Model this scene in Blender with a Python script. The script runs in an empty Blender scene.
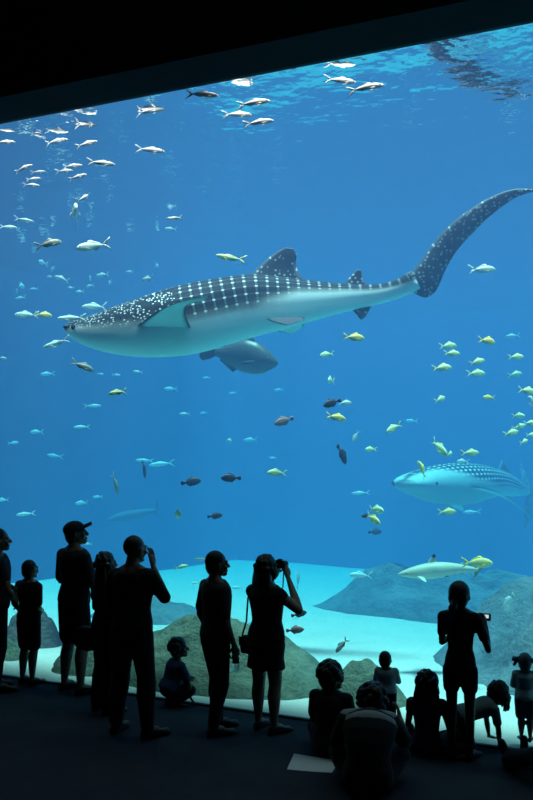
import bpy, bmesh, math, random
from mathutils import Vector, Matrix, noise, Euler
PI = math.pi
C = bpy.context.scene.collection
SC = bpy.context.scene

# ---------------------------------------------------------------- camera
CAM_H = 2.8
F = 900.0
TH = math.atan(37.0 / F)
cam = bpy.data.cameras.new('camera')
cam.sensor_fit = 'VERTICAL'; cam.sensor_height = 24.0; cam.lens = 24.0 * F / 800.0
cam.clip_start = 0.05; cam.clip_end = 200
co = bpy.data.objects.new('camera', cam); C.objects.link(co)
co.location = (0, 0, CAM_H); co.rotation_euler = (PI / 2 + TH, 0, 0)
SC.camera = co

# ---------------------------------------------------------------- world, sun, exposure
w = bpy.data.worlds.new('world'); SC.world = w; w.use_nodes = True
w.node_tree.nodes['Background'].inputs[0].default_value = (0.55, 0.75, 1.0, 1)
w.node_tree.nodes['Background'].inputs[1].default_value = 0.08
sl = bpy.data.lights.new('sun', 'SUN'); sl.energy = 14.8; sl.angle = math.radians(7)
sl.color = (1.0, 0.97, 0.93)
so = bpy.data.objects.new('sun', sl); C.objects.link(so)
so.rotation_euler = Euler((math.radians(3.0), math.radians(3), 0))
def area(name, loc, rot, sx, sy, watts, col):
    l = bpy.data.lights.new(name, 'AREA'); l.shape = 'RECTANGLE'; l.size = sx; l.size_y = sy; l.energy = watts; l.color = col
    o = bpy.data.objects.new(name, l); C.objects.link(o); o.location = loc; o.rotation_euler = rot; return o
_wa = math.atan2(-2.62, 5.57)
# added fill lights, no fixtures: the animals' near sides, then the hall floor
area('tank_fill', Vector((-3.17, 10.72, 7.5)) + Vector((math.cos(_wa), math.sin(_wa), 0)) * 4 + Vector((-math.sin(_wa), math.cos(_wa), 0)) * 0.9, (math.radians(28), 0, _wa), 15, 0.5, 420, (0.9, 1.0, 0.95))
area('hall_fill', (0.2, 6.6, 9.4), (0, 0, 0), 4, 1.2, 9, (0.6, 0.85, 1.0))
SC.view_settings.view_transform = 'Standard'; SC.view_settings.look = 'None'
SC.view_settings.exposure = 0.0; SC.view_settings.gamma = 1.0
SC.view_settings.use_curve_mapping = False
cy = SC.cycles
cy.max_bounces = 10; cy.diffuse_bounces = 5; cy.glossy_bounces = 3
cy.transmission_bounces = 4; cy.volume_bounces = 6; cy.transparent_max_bounces = 24
cy.use_denoising = True
cy.caustics_reflective = False; cy.caustics_refractive = False

# ---------------------------------------------------------------- frames of reference
def at(px, py, d):
    """the point at distance d straight ahead of the camera that a pixel looks at"""
    x = (px - 266.5) / F; y = (400 - py) / F
    v = Vector((x, math.cos(TH) - y * math.sin(TH), math.sin(TH) + y * math.cos(TH)))
    return Vector((0, 0, CAM_H)) + v * (d / v.y)
def floor_at(px, py):
    v = at(px, py, 1.0) - Vector((0, 0, CAM_H))
    t = CAM_H / -v.z
    return Vector((v.x * t, v.y * t, 0))
W0 = Vector((-3.17, 10.72, 0)); UD = Vector((5.57, -2.62, 0)).normalized(); ND = Vector((-UD.y, UD.x, 0))
WANG = math.atan2(UD.y, UD.x)
def win(u, n, z=0.0):
    """window frame of reference: u along the glass, n into the tank"""
    return W0 + UD * u + ND * n + Vector((0, 0, z))
def behind(px, b):
    """depth from the camera of the point b metres behind the glass on the column px"""
    k = (px - 266.5) / F
    d = Vector((k, 1, 0))
    return (b + W0.dot(ND)) / d.dot(ND)
def unwin(p):
    q = Vector((p.x, p.y, 0)) - W0
    return q.dot(UD), q.dot(ND)

# ---------------------------------------------------------------- object helpers
def tag(o, label=None, cat=None, group=None, kind=None):
    if label: o['label'] = label
    if cat: o['category'] = cat
    if group: o['group'] = group
    if kind: o['kind'] = kind
    return o
def empty(name, loc=(0, 0, 0), rz=0.0):
    o = bpy.data.objects.new(name, None); C.objects.link(o)
    o.location = loc; o.rotation_euler = (0, 0, rz); o.empty_display_size = 0.1
    return o
def link(name, me, mat, parent=None, smooth=True):
    o = bpy.data.objects.new(name, me); C.objects.link(o)
    if mat is not None:
        for m in (mat if isinstance(mat, (list, tuple)) else [mat]): me.materials.append(m)
    if smooth:
        for p in me.polygons: p.use_smooth = True
    if parent: o.parent = parent
    return o
def from_bm(name, bm, mat, parent=None, smooth=True):
    me = bpy.data.meshes.new(name); bm.normal_update(); bm.to_mesh(me); bm.free()
    return link(name, me, mat, parent, smooth)
def wbox(name, u0, u1, n0, n1, z0, z1, mat, bevel=0.0):
    """box aligned with the window"""
    bm = bmesh.new(); bmesh.ops.create_cube(bm, size=1)
    for v in bm.verts:
        v.co = Vector(((u0 + u1) / 2 + v.co.x * (u1 - u0), (n0 + n1) / 2 + v.co.y * (n1 - n0), (z0 + z1) / 2 + v.co.z * (z1 - z0)))
    if bevel: bmesh.ops.bevel(bm, geom=bm.edges[:], offset=bevel, segments=2, affect='EDGES')
    o = from_bm(name, bm, mat, None, False)
    o.location = W0; o.rotation_euler = (0, 0, WANG)
    return o
def copy_tree(o, parent=None):
    c = o.copy(); C.objects.link(c); c.parent = parent
    for k in KIDS.get(o.name, ()): copy_tree(k, c)
    return c
KIDS = {}

# ---------------------------------------------------------------- materials
def mat(name, color=(0.5, 0.5, 0.5), rough=0.6, spec=0.3, metallic=0.0, sheen=0.0):
    m = bpy.data.materials.new(name); m.use_nodes = True
    b = m.node_tree.nodes['Principled BSDF']
    b.inputs['Base Color'].default_value = (*color, 1); b.inputs['Roughness'].default_value = rough
    b.inputs['Specular IOR Level'].default_value = spec; b.inputs['Metallic'].default_value = metallic
    b.inputs['Sheen Weight'].default_value = sheen
    return m
class NT:
    def __init__(s, m): s.t = m.node_tree; s.b = s.t.nodes.get('Principled BSDF')
    def n(s, typ, **kw):
        x = s.t.nodes.new(typ)
        for k, v in kw.items():
            if k.startswith('i_'):
                key = k[2:]; x.inputs[int(key) if key.isdigit() else key.replace('_', ' ')].default_value = v
            else: setattr(x, k, v)
        return x
    def l(s, a, b): s.t.links.new(a, b)
    def math(s, op, a, b=None, c=None):
        x = s.t.nodes.new('ShaderNodeMath'); x.operation = op
        for i, v in enumerate((a, b, c)):
            if v is None: continue
            if isinstance(v, (int, float)): x.inputs[i].default_value = v
            else: s.l(v, x.inputs[i])
        return x.outputs[0]
    def mix(s, f, a, b):
        x = s.t.nodes.new('ShaderNodeMix'); x.data_type = 'RGBA'
        for i, v in ((0, f), (6, a), (7, b)):
            if isinstance(v, (int, float)): x.inputs[i].default_value = v
            elif isinstance(v, tuple): x.inputs[i].default_value = (*v, 1)
            else: s.l(v, x.inputs[i])
        return x.outputs[2]
    def ramp(s, f, stops):
        x = s.t.nodes.new('ShaderNodeValToRGB'); e = x.color_ramp.elements
        while len(e) < len(stops): e.new(0.5)
        for q, (p, c) in zip(e, stops): q.position = p; q.color = (*c, 1)
        s.l(f, x.inputs[0]); return x.outputs[0]
    def noise(s, scale, detail=4, rough=0.6, vec=None):
        x = s.n('ShaderNodeTexNoise'); x.inputs['Scale'].default_value = scale
        x.inputs['Detail'].default_value = detail; x.inputs['Roughness'].default_value = rough
        if vec is not None: s.l(vec, x.inputs['Vector'])
        return x.outputs[0]
    def bump(s, h, strength=0.4, dist=0.02):
        x = s.n('ShaderNodeBump'); x.inputs['Strength'].default_value = strength; x.inputs['Distance'].default_value = dist
        s.l(h, x.inputs['Height']); s.l(x.outputs[0], s.b.inputs['Normal']); return x
    def coord(s, k='Object'): return s.n('ShaderNodeTexCoord').outputs[k]

def carpet_mat():
    m = mat('carpet', (0.02, 0.024, 0.032), 0.95, 0.1); t = NT(m)
    v = t.coord()
    c = t.mix(t.noise(3.0, 5, 0.7, v), (0.03, 0.036, 0.05), (0.06, 0.07, 0.09)); t.l(c, t.b.inputs['Base Color'])
    t.bump(t.noise(220, 3, 0.7, v), 0.6, 0.004); return m
def wall_mat():
    m = mat('dark_wall_paint', (0.012, 0.013, 0.018), 0.6, 0.2); t = NT(m)
    v = t.coord()
    t.bump(t.noise(60, 3, 0.6, v), 0.2, 0.003); return m
def sand_mat():
    m = mat('white_sand', (0.75, 0.72, 0.6), 0.95, 0.1); t = NT(m); v = t.coord()
    c = t.mix(t.noise(0.9, 6, 0.65, v), (0.30, 0.285, 0.255), (0.43, 0.41, 0.37)); t.l(c, t.b.inputs['Base Color'])
    t.bump(t.noise(7, 6, 0.65, v), 0.5, 0.05); return m
def rock_mat(name, a, b, sc=1.0):
    m = mat(name, a, 0.95, 0.1); t = NT(m); v = t.coord()
    n1 = t.noise(1.6 * sc, 8, 0.7, v); n2 = t.noise(9 * sc, 5, 0.7, v)
    c1 = t.ramp(n1, [(0.3, a), (0.62, b)])
    c = t.mix(t.math('MULTIPLY', n2, 0.6), c1, tuple(x * 0.45 for x in a)); t.l(c, t.b.inputs['Base Color'])
    h = t.math('ADD', t.math('MULTIPLY', n1, 1.5), n2)
    t.bump(h, 0.9, 0.08); return m
def tank_wall_mat():
    m = mat('blue_tank_wall', (0.05, 0.16, 0.32), 0.8, 0.1); t = NT(m); v = t.coord()
    c = t.mix(t.noise(0.35, 5, 0.6, v), (0.02, 0.06, 0.15), (0.04, 0.11, 0.22)); t.l(c, t.b.inputs['Base Color']); return m
def water_mat():
    m = bpy.data.materials.new('sea_water'); m.use_nodes = True; nt = m.node_tree; nt.nodes.clear()
    o = nt.nodes.new('ShaderNodeOutputMaterial'); add = nt.nodes.new('ShaderNodeAddShader')
    s = nt.nodes.new('ShaderNodeVolumeScatter'); a = nt.nodes.new('ShaderNodeVolumeAbsorption')
    S = WATER_S; A = WATER_A
    d = max(S); s.inputs['Density'].default_value = d; s.inputs['Color'].default_value = (*[x / d for x in S], 1)
    s.inputs['Anisotropy'].default_value = 0.0
    d = max(A); a.inputs['Density'].default_value = d; a.inputs['Color'].default_value = (*[1 - x / d for x in A], 1)
    nt.links.new(s.outputs[0], add.inputs[0]); nt.links.new(a.outputs[0], add.inputs[1]); nt.links.new(add.outputs[0], o.inputs['Volume'])
    m.volume_intersection_method = 'FAST' if hasattr(m, 'volume_intersection_method') else None
    return m
WATER_S = (0.008, 0.0145, 0.030)
WATER_A = (0.180, 0.039, 0.021)
def surface_mat():
    m = bpy.data.materials.new('rippled_water_surface'); m.use_nodes = True; nt = m.node_tree; nt.nodes.clear(); t = NT(m)
    o = t.n('ShaderNodeOutputMaterial'); mx = t.n('ShaderNodeMixShader'); tr = t.n('ShaderNodeBsdfTransparent')
    gl = t.n('ShaderNodeBsdfGlossy'); gl.inputs['Roughness'].default_value = 0.03
    fr = t.n('ShaderNodeFresnel'); fr.inputs['IOR'].default_value = 1.33
    mp = t.n('ShaderNodeMapping'); t.l(t.coord(), mp.inputs[0]); mp.inputs['Scale'].default_value = (1, 1, 1)
    n1 = t.noise(1.3, 3, 0.5, mp.outputs[0]); n2 = t.noise(5.0, 2, 0.5, mp.outputs[0])
    h = t.math('ADD', n1, t.math('MULTIPLY', n2, 0.22))
    b = t.n('ShaderNodeBump'); b.inputs['Strength'].default_value = 1.0; b.inputs['Distance'].default_value = 0.028
    t.l(h, b.inputs['Height']); t.l(b.outputs[0], fr.inputs['Normal']); t.l(b.outputs[0], gl.inputs['Normal'])
    t.l(fr.outputs[0], mx.inputs[0]); t.l(tr.outputs[0], mx.inputs[1]); t.l(gl.outputs[0], mx.inputs[2]); t.l(mx.outputs[0], o.inputs[0])
    return m
def pane_mat():
    m = bpy.data.materials.new('clear_acrylic'); m.use_nodes = True; nt = m.node_tree; nt.nodes.clear(); t = NT(m)
    o = t.n('ShaderNodeOutputMaterial'); mx = t.n('ShaderNodeMixShader'); tr = t.n('ShaderNodeBsdfTransparent')
    tr.inputs[0].default_value = (0.985, 0.995, 1, 1)
    gl = t.n('ShaderNodeBsdfGlossy'); gl.inputs['Roughness'].default_value = 0.0
    fr = t.n('ShaderNodeLayerWeight'); fr.inputs['Blend'].default_value = 0.18
    k = t.math('MULTIPLY', fr.outputs['Fresnel'], 0.6)
    t.l(k, mx.inputs[0]); t.l(tr.outputs[0], mx.inputs[1]); t.l(gl.outputs[0], mx.inputs[2]); t.l(mx.outputs[0], o.inputs[0])
    return m
M = dict(carpet=carpet_mat(), wall=wall_mat(), sand=sand_mat(), tank=tank_wall_mat(), water=water_mat(), surface=surface_mat(), pane=pane_mat(),
         soffit=mat('matt_charcoal_panel', (0.006, 0.0065, 0.008), 0.7, 0.05), trim=mat('black_rubber_trim', (0.008, 0.008, 0.01), 0.5, 0.3),
         rock_near=rock_mat('algae_covered_rock', (0.045, 0.07, 0.05), (0.15, 0.165, 0.12)),
         rock_far=rock_mat('grey_rock', (0.07, 0.09, 0.1), (0.17, 0.19, 0.2)),
         rock_dark=rock_mat('dark_reef_rock', (0.06, 0.05, 0.05), (0.13, 0.11, 0.1)))

# ---------------------------------------------------------------- the hall
UA, UB = -3.5, 11.5           # ends of the window
TOPZ = 6.61                    # top edge of the window
SURF = 6.9                     # water level
S = lambda o: tag(o, kind='structure')
S(wbox('floor', -9, 15, -16, 0.0, -0.3, 0.0, M['carpet']))
S(wbox('wall_front', -9, 15, 0.0, 0.06, TOPZ, 9.5, M['wall']))
S(wbox('wall_front_left', -9, UA, 0.0, 0.5, -0.3, TOPZ, M['wall']))
S(wbox('wall_front_right', UB, 15, 0.0, 0.5, -0.3, TOPZ, M['wall']))
S(wbox('wall_left', -9.3, -9, -16, 0.5, -0.3, 9.5, M['wall']))
S(wbox('wall_right', 15, 15.3, -16, 0.5, -0.3, 9.5, M['wall']))
S(wbox('wall_back', -9.3, 15.3, -16.3, -16, -0.3, 9.5, M['wall']))
S(wbox('ceiling', -9.3, 15.3, -16.3, 0.5, 9.5, 9.8, M['wall']))
S(wbox('trim_1', -9, 15, -0.62, 0.0, TOPZ, 9.5, M['soffit']))
S(wbox('trim_2', UA, UB, -0.05, 0.0, 0.0, 0.02, M['trim'], 0.004))
g = wbox('window_1', UA, UB, 0.02, 0.055, -0.3, TOPZ + 0.1, M['pane']); S(g)

# ---------------------------------------------------------------- the tank
TU0, TU1, TN = -7.5, 28, 21.0
def sand_z(u, n):
    return -0.06 - 0.08 * max(0, n - 0.5) + 0.12 * noise.noise(Vector((u * 0.25, n * 0.25, 3.3))) * min(1, n / 2)
bm = bmesh.new(); NU, NN = 150, 80
gv = []
for j in range(NN + 1):
    n = 0.06 + (TN - 0.06) * j / NN
    row = []
    for i in range(NU + 1):
        u = TU0 + (TU1 - TU0) * i / NU
        row.append(bm.verts.new((u, n, sand_z(u, n) + 0.02 * noise.noise(Vector((u * 2, n * 2, 0))))))
    gv.append(row)
for j in range(NN):
    for i in range(NU): bm.faces.new((gv[j][i], gv[j][i + 1], gv[j + 1][i + 1], gv[j + 1][i]))
sand = from_bm('ground', bm, M['sand']); sand.location = W0; sand.rotation_euler = (0, 0, WANG); S(sand)
S(wbox('wall_tank_back', TU0, TU1, TN, TN + 0.4, -3, 9, M['tank']))
S(wbox('wall_tank_left', TU0 - 0.4, TU0, 0.06, TN + 0.4, -3, 9, M['tank']))
S(wbox('wall_tank_right', TU1, TU1 + 0.4, 0.5, TN + 0.4, -3, 9, M['tank']))
S(wbox('wall_tank_front_right', 15, TU1 + 0.4, 0.2, 0.5, -3, 9, M['tank']))
S(wbox('water', TU0 + 0.01, TU1 - 0.01, 0.07, TN - 0.01, -3, SURF + 0.01, M['water']))
bm = bmesh.new()
vs = [bm.verts.new(p) for p in ((TU0, 0.07, SURF), (TU1, 0.07, SURF), (TU1, TN, SURF), (TU0, TN, SURF))]
bm.faces.new(vs)
ws = from_bm('water_surface', bm, M['surface'], None, False); ws.location = W0; ws.rotation_euler = (0, 0, WANG); S(ws)

# ---------------------------------------------------------------- rocks on the sand
def boulder(name, px, py, b, wid, dep, hgt, seed, m, label, rot=0.0, rough=0.25, peak=1.6, ridge=0.0):
    """a rock whose foot is at the sand b metres behind the glass on column px"""
    p = at(px, py, behind(px, b)); u, n = unwin(p)
    bm = bmesh.new(); R, A = 44, 110
    rng = Vector((seed * 7.1, seed * 3.3, seed * 1.7))
    z0 = sand_z(u, n)
    c = bm.verts.new((0, 0, 0)); rings = []
    def hh(x, y):
        r = math.hypot(x, y); base = max(0.0, 1 - r ** peak)
        q = Vector((x * 1.6, y * 1.6, 0)) + rng
        k = noise.fractal(q, 0.9, 2.1, 5) * rough
        k2 = abs(noise.noise(q * 2.3)) * rough * 0.7
        edge = min(1, (1 - r) * 4)
        return base * (1 + k) + (k - k2) * edge * 0.6
    for i in range(1, R + 1):
        row = []
        for j in range(A):
            a = 2 * PI * j / A
            rr = i / R * (1 + 0.16 * noise.noise(Vector((math.cos(a) * 1.5, math.sin(a) * 1.5, seed))) )
            x, y = rr * math.cos(a), rr * math.sin(a)
            r1 = i / R
            z = hh(x / max(rr, 1e-6) * r1, y / max(rr, 1e-6) * r1) * hgt - (0.25 if i == R else 0.05 * r1)
            row.append(bm.verts.new((x * wid, y * dep, z)))
        rings.append(row)
    c.co.z = hh(0, 0) * hgt
    for j in range(A): bm.faces.new((c, rings[0][j], rings[0][(j + 1) % A]))
    for i in range(R - 1):
        for j in range(A):
            k = (j + 1) % A
            bm.faces.new((rings[i][j], rings[i + 1][j], rings[i + 1][k], rings[i][k]))
    o = from_bm(name, bm, M[m]); o.location = (p.x, p.y, z0); o.rotation_euler = (0, 0, WANG + rot)
    return tag(o, label, 'rock')
boulder('boulder', 210, 690, 1.4, 1.66, 1.1, 0.62, 1, 'rock_near', 'broad mossy green-brown rock mound rising behind the standing couple', 0.1, 0.22, 2.3)
boulder('boulder', 358, 690, 1.3, 0.58, 0.45, 0.43, 2, 'rock_near', 'small pointed mossy rock behind the toddler and seated children', 0.1, 0.13, 1.9)
boulder('boulder', 452, 600, 9.8, 3.1, 1.5, 1.0, 3, 'rock_far', 'low grey rock ridge lying far back on the bright sand', 0.1, 0.35, 1.7)
boulder('boulder', 640, 640, 4.6, 2.9, 2.6, 1.5, 4, 'rock_far', 'large blue-grey rock slope on the sand behind the girl holding a device', 0.0, 0.3, 1.7)
boulder('boulder', 31, 660, 2.0, 0.46, 0.45, 0.52, 5, 'rock_dark', 'dark rounded rock behind the boy in shorts', 0.0, 0.15, 2.6)
boulder('boulder', 90, 690, 0.95, 0.58, 0.45, 0.36, 6, 'rock_near', 'low mossy rock behind the legs of the capped man', 0.0, 0.25, 2.2)
boulder('boulder', 150, 625, 6.0, 1.3, 1.0, 0.36, 7, 'rock_far', 'pale grey rock shelf behind the bald man touching his face', 0.0, 0.25, 1.8)
boulder('boulder', 0, 665, 1.0, 0.45, 0.4, 0.26, 8, 'rock_near', 'small low rock between the leftmost person and the boy', 0.0, 0.3, 2.0)

# ================================================================ sea animals
def fish_mat(name, back, belly, fleck=None, lo=0.35, hi=0.6):
    m = mat(name, back, 0.45, 0.4); t = NT(m)
    g = t.coord('Generated'); sx = t.n('ShaderNodeSeparateXYZ'); t.l(g, sx.inputs[0])
    c = t.ramp(sx.outputs[2], [(lo, belly), (hi, back)])
    n = t.noise(9, 4, 0.6, g)
    c = t.mix(t.math('MULTIPLY', n, 0.5), c, fleck or tuple(x * 0.7 for x in back)); t.l(c, t.b.inputs['Base Color'])
    return m
def plain_fin(name, col): 
    m = mat(name, col, 0.6, 0.2); t = NT(m); v = t.coord()
    c = t.mix(t.noise(30, 2, 0.5, v), col, tuple(x * 0.75 for x in col)); t.l(c, t.b.inputs['Base Color']); return m
M.update(
    silver=fish_mat('silver_scales', (0.62, 0.52, 0.50), (0.42, 0.38, 0.38)), silver_fin=plain_fin('silver_fin', (0.55, 0.48, 0.46)),
    jack=fish_mat('pale_blue_scales', (0.50, 0.60, 0.58), (0.85, 0.88, 0.85)), jack_fin=plain_fin('pale_blue_fin', (0.6, 0.66, 0.62)),
    olive=fish_mat('olive_scales', (0.26, 0.26, 0.22), (0.45, 0.43, 0.38)), olive_fin=plain_fin('olive_fin', (0.3, 0.3, 0.25)),
    gold=fish_mat('golden_scales', (0.75, 0.60, 0.20), (0.9, 0.85, 0.5)), gold_fin=plain_fin('golden_fin', (0.9, 0.68, 0.05)),
    green=fish_mat('green_silver_scales', (0.62, 0.72, 0.36), (0.9, 0.93, 0.7)), green_fin=plain_fin('green_silver_fin', (0.75, 0.75, 0.3)),
    dark=fish_mat('dark_purple_scales', (0.035, 0.03, 0.05), (0.06, 0.045, 0.07)), dark_fin=plain_fin('dark_purple_fin', (0.03, 0.025, 0.045)),
    rose=fish_mat('rosy_brown_scales', (0.30, 0.16, 0.16), (0.4, 0.26, 0.26)), rose_fin=plain_fin('rosy_brown_fin', (0.25, 0.14, 0.16)),
    grouper=fish_mat('mottled_grouper_skin', (0.07, 0.064, 0.055), (0.14, 0.125, 0.105), (0.02, 0.02, 0.018)), grouper_fin=plain_fin('dark_grouper_fin', (0.06, 0.06, 0.055)),
    eye=mat('black_eye', (0.01, 0.01, 0.012), 0.15, 0.6))

# profiles: x from the tail root (0) to the snout (1): top, bottom, half width, in body lengths
PROF = {
    'silver': ([(0, .022, -.022, .010), (.12, .040, -.035, .02), (.3, .078, -.07, .04), (.5, .105, -.095, .052), (.7, .108, -.095, .055), (.85, .085, -.078, .048), (.94, .052, -.055, .034), (1, .012, -.02, .01)], 'fork', .24),
    'jack': ([(0, .016, -.016, .012), (.1, .028, -.028, .018), (.28, .10, -.09, .04), (.5, .155, -.14, .062), (.7, .165, -.145, .068), (.85, .135, -.115, .058), (.94, .085, -.085, .042), (1, .015, -.03, .012)], 'fork', .30),
    'deep': ([(0, .03, -.03, .014), (.1, .05, -.05, .022), (.25, .13, -.12, .045), (.45, .20, -.18, .065), (.65, .215, -.19, .07), (.82, .17, -.15, .06), (.93, .10, -.10, .042), (1, .02, -.035, .012)], 'fork', .28),
    'oval': ([(0, .04, -.04, .014), (.08, .07, -.07, .02), (.2, .17, -.17, .04), (.42, .25, -.24, .058), (.65, .25, -.235, .062), (.83, .18, -.17, .052), (.94, .10, -.10, .036), (1, .025, -.035, .012)], 'fan', .22),
    'grouper': ([(0, .06, -.055, .03), (.1, .085, -.075, .045), (.28, .2, -.16, .09), (.48, .27, -.23, .12), (.65, .255, -.24, .13), (.8, .18, -.205, .115), (.92, .09, -.125, .08), (1, .015, -.05, .03)], 'fan', .24),
}
def interp(tab, x):
    if x <= tab[0][0]: return tab[0][1:]
    for a, b in zip(tab, tab[1:]):
        if x <= b[0]:
            f = (x - a[0]) / (b[0] - a[0]); f = f * f * (3 - 2 * f) * 0.35 + f * 0.65
            return tuple(p + (q - p) * f for p, q in zip(a[1:], b[1:]))
    return tab[-1][1:]
def loft(bm, rings, close0=True, close1=True):
    vs = [[bm.verts.new(p) for p in r] for r in rings]
    n = len(vs[0])
    for a, b in zip(vs, vs[1:]):
        for i in range(n):
            j = (i + 1) % n; bm.faces.new((a[i], a[j], b[j], b[i]))
    if close0: bm.faces.new(vs[0][::-1])
    if close1: bm.faces.new(vs[-1])
    return vs
def foil(bm, secs, axis, th=0.05, n=5):
    """fin: sections (lead, trail), lens-shaped across, thickness along axis"""
    axis = Vector(axis).normalized(); rings = []
    for k, (a, b) in enumerate(secs):
        a, b = Vector(a), Vector(b); c = (b - a).length
        t = max(0.0012, c * th * (1 - 0.5 * k / max(1, len(secs) - 1))); r = []
        for i in range(n + 1):
            f = i / n; r.append(a.lerp(b, f) + axis * t * math.sin(PI * (f ** 0.7)) + axis * 0.0006)
        for i in range(n - 1, 0, -1):
            f = i / n; r.append(a.lerp(b, f) - axis * t * math.sin(PI * (f ** 0.7)) - axis * 0.0006)
        rings.append(r)
    loft(bm, rings)
    bmesh.ops.recalc_face_normals(bm, faces=bm.faces[:])
TAIL = 0.8    # share of the whole length that is the body without its tail fin
def bendy(p, bend):
    """bend the fish sideways and arch it a little"""
    x = p[0] - 0.5
    return Vector((p[0] - 0.5, p[1] + bend * (x * x - 0.08) * 1.2, p[2]))
def fish_meshes(kind, bend):
    prof, tailk, tw = PROF[kind]
    out = {}
    B = lambda p: bendy(p, bend)
    X = lambda x: 0.2 + x * TAIL          # body length share -> whole fish
    bm = bmesh.new(); rings = []
    N = 18; A = 14
    for i in range(N + 1):
        x = (i / N) ** 0.9; t, b, wd = interp(prof, x); t *= TAIL; b *= TAIL; wd *= TAIL
        zc, hz = (t + b) / 2, (t - b) / 2
        rings.append([B((X(x), wd * math.sin(2 * PI * j / A), zc + hz * math.cos(2 * PI * j / A))) for j in range(A)])
    loft(bm, rings); bmesh.ops.recalc_face_normals(bm, faces=bm.faces[:])
    out['body'] = bm
    bm = bmesh.new(); h = tw
    if tailk == 'fork':
        for s in (1, -1):
            foil(bm, [(B((.235, 0, s * .004)), B((.16, 0, s * .0))), (B((.20, 0, s * h * .22)), B((.13, 0, s * h * .1))), (B((.12, 0, s * h * .42)), B((.075, 0, s * h * .34))), (B((.02, 0, s * h * .62)), B((.0, 0, s * h * .6)))], (0, 1, 0), .06)
    else:
        foil(bm, [(B((.24, 0, .03)), B((.24, 0, -.03))), (B((.14, 0, h * .38)), B((.14, 0, -h * .38))), (B((.05, 0, h * .5)), B((.05, 0, -h * .5))), (B((.0, 0, h * .38)), B((.0, 0, -h * .38)))], (0, 1, 0), .015)
    out['tail_fin'] = bm
    bm = bmesh.new(); top = lambda x: interp(prof, x)[0] * TAIL; bot = lambda x: interp(prof, x)[1] * TAIL
    hd = .075 if kind != 'silver' else .04
    foil(bm, [(B((X(.62), 0, top(.62) - .02)), B((X(.12), 0, top(.12) - .01))), (B((X(.56), 0, top(.56) + hd * .7)), B((X(.10), 0, top(.12) + hd * .2))), (B((X(.46), 0, top(.46) + hd)), B((X(.16), 0, top(.2) + hd * .3)))], (0, 1, 0), .01)
    out['dorsal_fin'] = bm
    bm = bmesh.new()
    foil(bm, [(B((X(.42), 0, bot(.42) + .02)), B((X(.12), 0, bot(.12) + .01))), (B((X(.34), 0, bot(.34) - hd * .8)), B((X(.10), 0, bot(.12) - hd * .25)))], (0, 1, 0), .012)
    out['anal_fin'] = bm
    w0 = interp(prof, .66)[2] * TAIL
    for s in (1, -1):
        bm = bmesh.new()
        foil(bm, [(B((X(.72), s * w0 * .8, -.02)), B((X(.70), s * w0 * .8, -.06))), (B((X(.62), s * (w0 + .03), -.04)), B((X(.62), s * (w0 + .025), -.085))), (B((X(.5), s * (w0 + .05), -.075)), B((X(.51), s * (w0 + .05), -.10)))], (0, 1, .3), .05)
        out['pectoral_fin', s] = bm
        bm = bmesh.new(); e = interp(prof, .88); er = .018 if kind != 'grouper' else .013
        bmesh.ops.create_uvsphere(bm, u_segments=10, v_segments=8, radius=er)
        ang = .35
        for v in bm.verts: v.co = B(v.co + Vector((X(.88), s * (e[2] * TAIL * .88), (e[0] * .35) * TAIL)))
        out['eye', s] = bm
    return out
PROTO = {}
def fish_proto(kind, skin, bend, detail):
    key = (kind, skin, bend, detail)
    if key in PROTO: return PROTO[key]
    parts = fish_meshes(kind, bend); res = {}
    for k, bm in parts.items():
        nm = k if isinstance(k, str) else k[0]
        if not detail and nm in ('eye', 'anal_fin', 'pectoral_fin'): bm.free(); continue
        me = bpy.data.meshes.new(nm); bm.normal_update(); bm.to_mesh(me); bm.free()
        me.materials.append(M['eye'] if nm == 'eye' else M[skin] if nm == 'body' else M[skin + '_fin'])
        for p in me.polygons: p.use_smooth = True
        res[k] = me
    PROTO[key] = res
    return res
def fish(name, kind, skin, px, py, lpx, b, yaw, label, cat='fish', group=None, pitch=0.0, bend=0.0, roll=0.0):
    """a fish lpx pixels long seen on pixel px,py, b metres behind the glass; yaw 0 swims right, 180 left, -90 towards the viewer"""
    d = behind(px, b); p = at(px, py, d)
    cosy = max(0.38, math.hypot(math.cos(math.radians(yaw)), 0.36 * math.sin(math.radians(yaw))))
    L = lpx / F * d / cosy
    detail = lpx >= 13
    root = empty(name, p)
    root.rotation_euler = Euler((math.radians(roll), math.radians(-pitch), math.radians(yaw)), 'XYZ')
    root.scale = (L, L, L)
    for k, me in fish_proto(kind, skin, bend, detail).items():
        nm = k if isinstance(k, str) else k[0]
        o = bpy.data.objects.new(nm, me); C.objects.link(o); o.parent = root
    return tag(root, label, cat, group)

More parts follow.
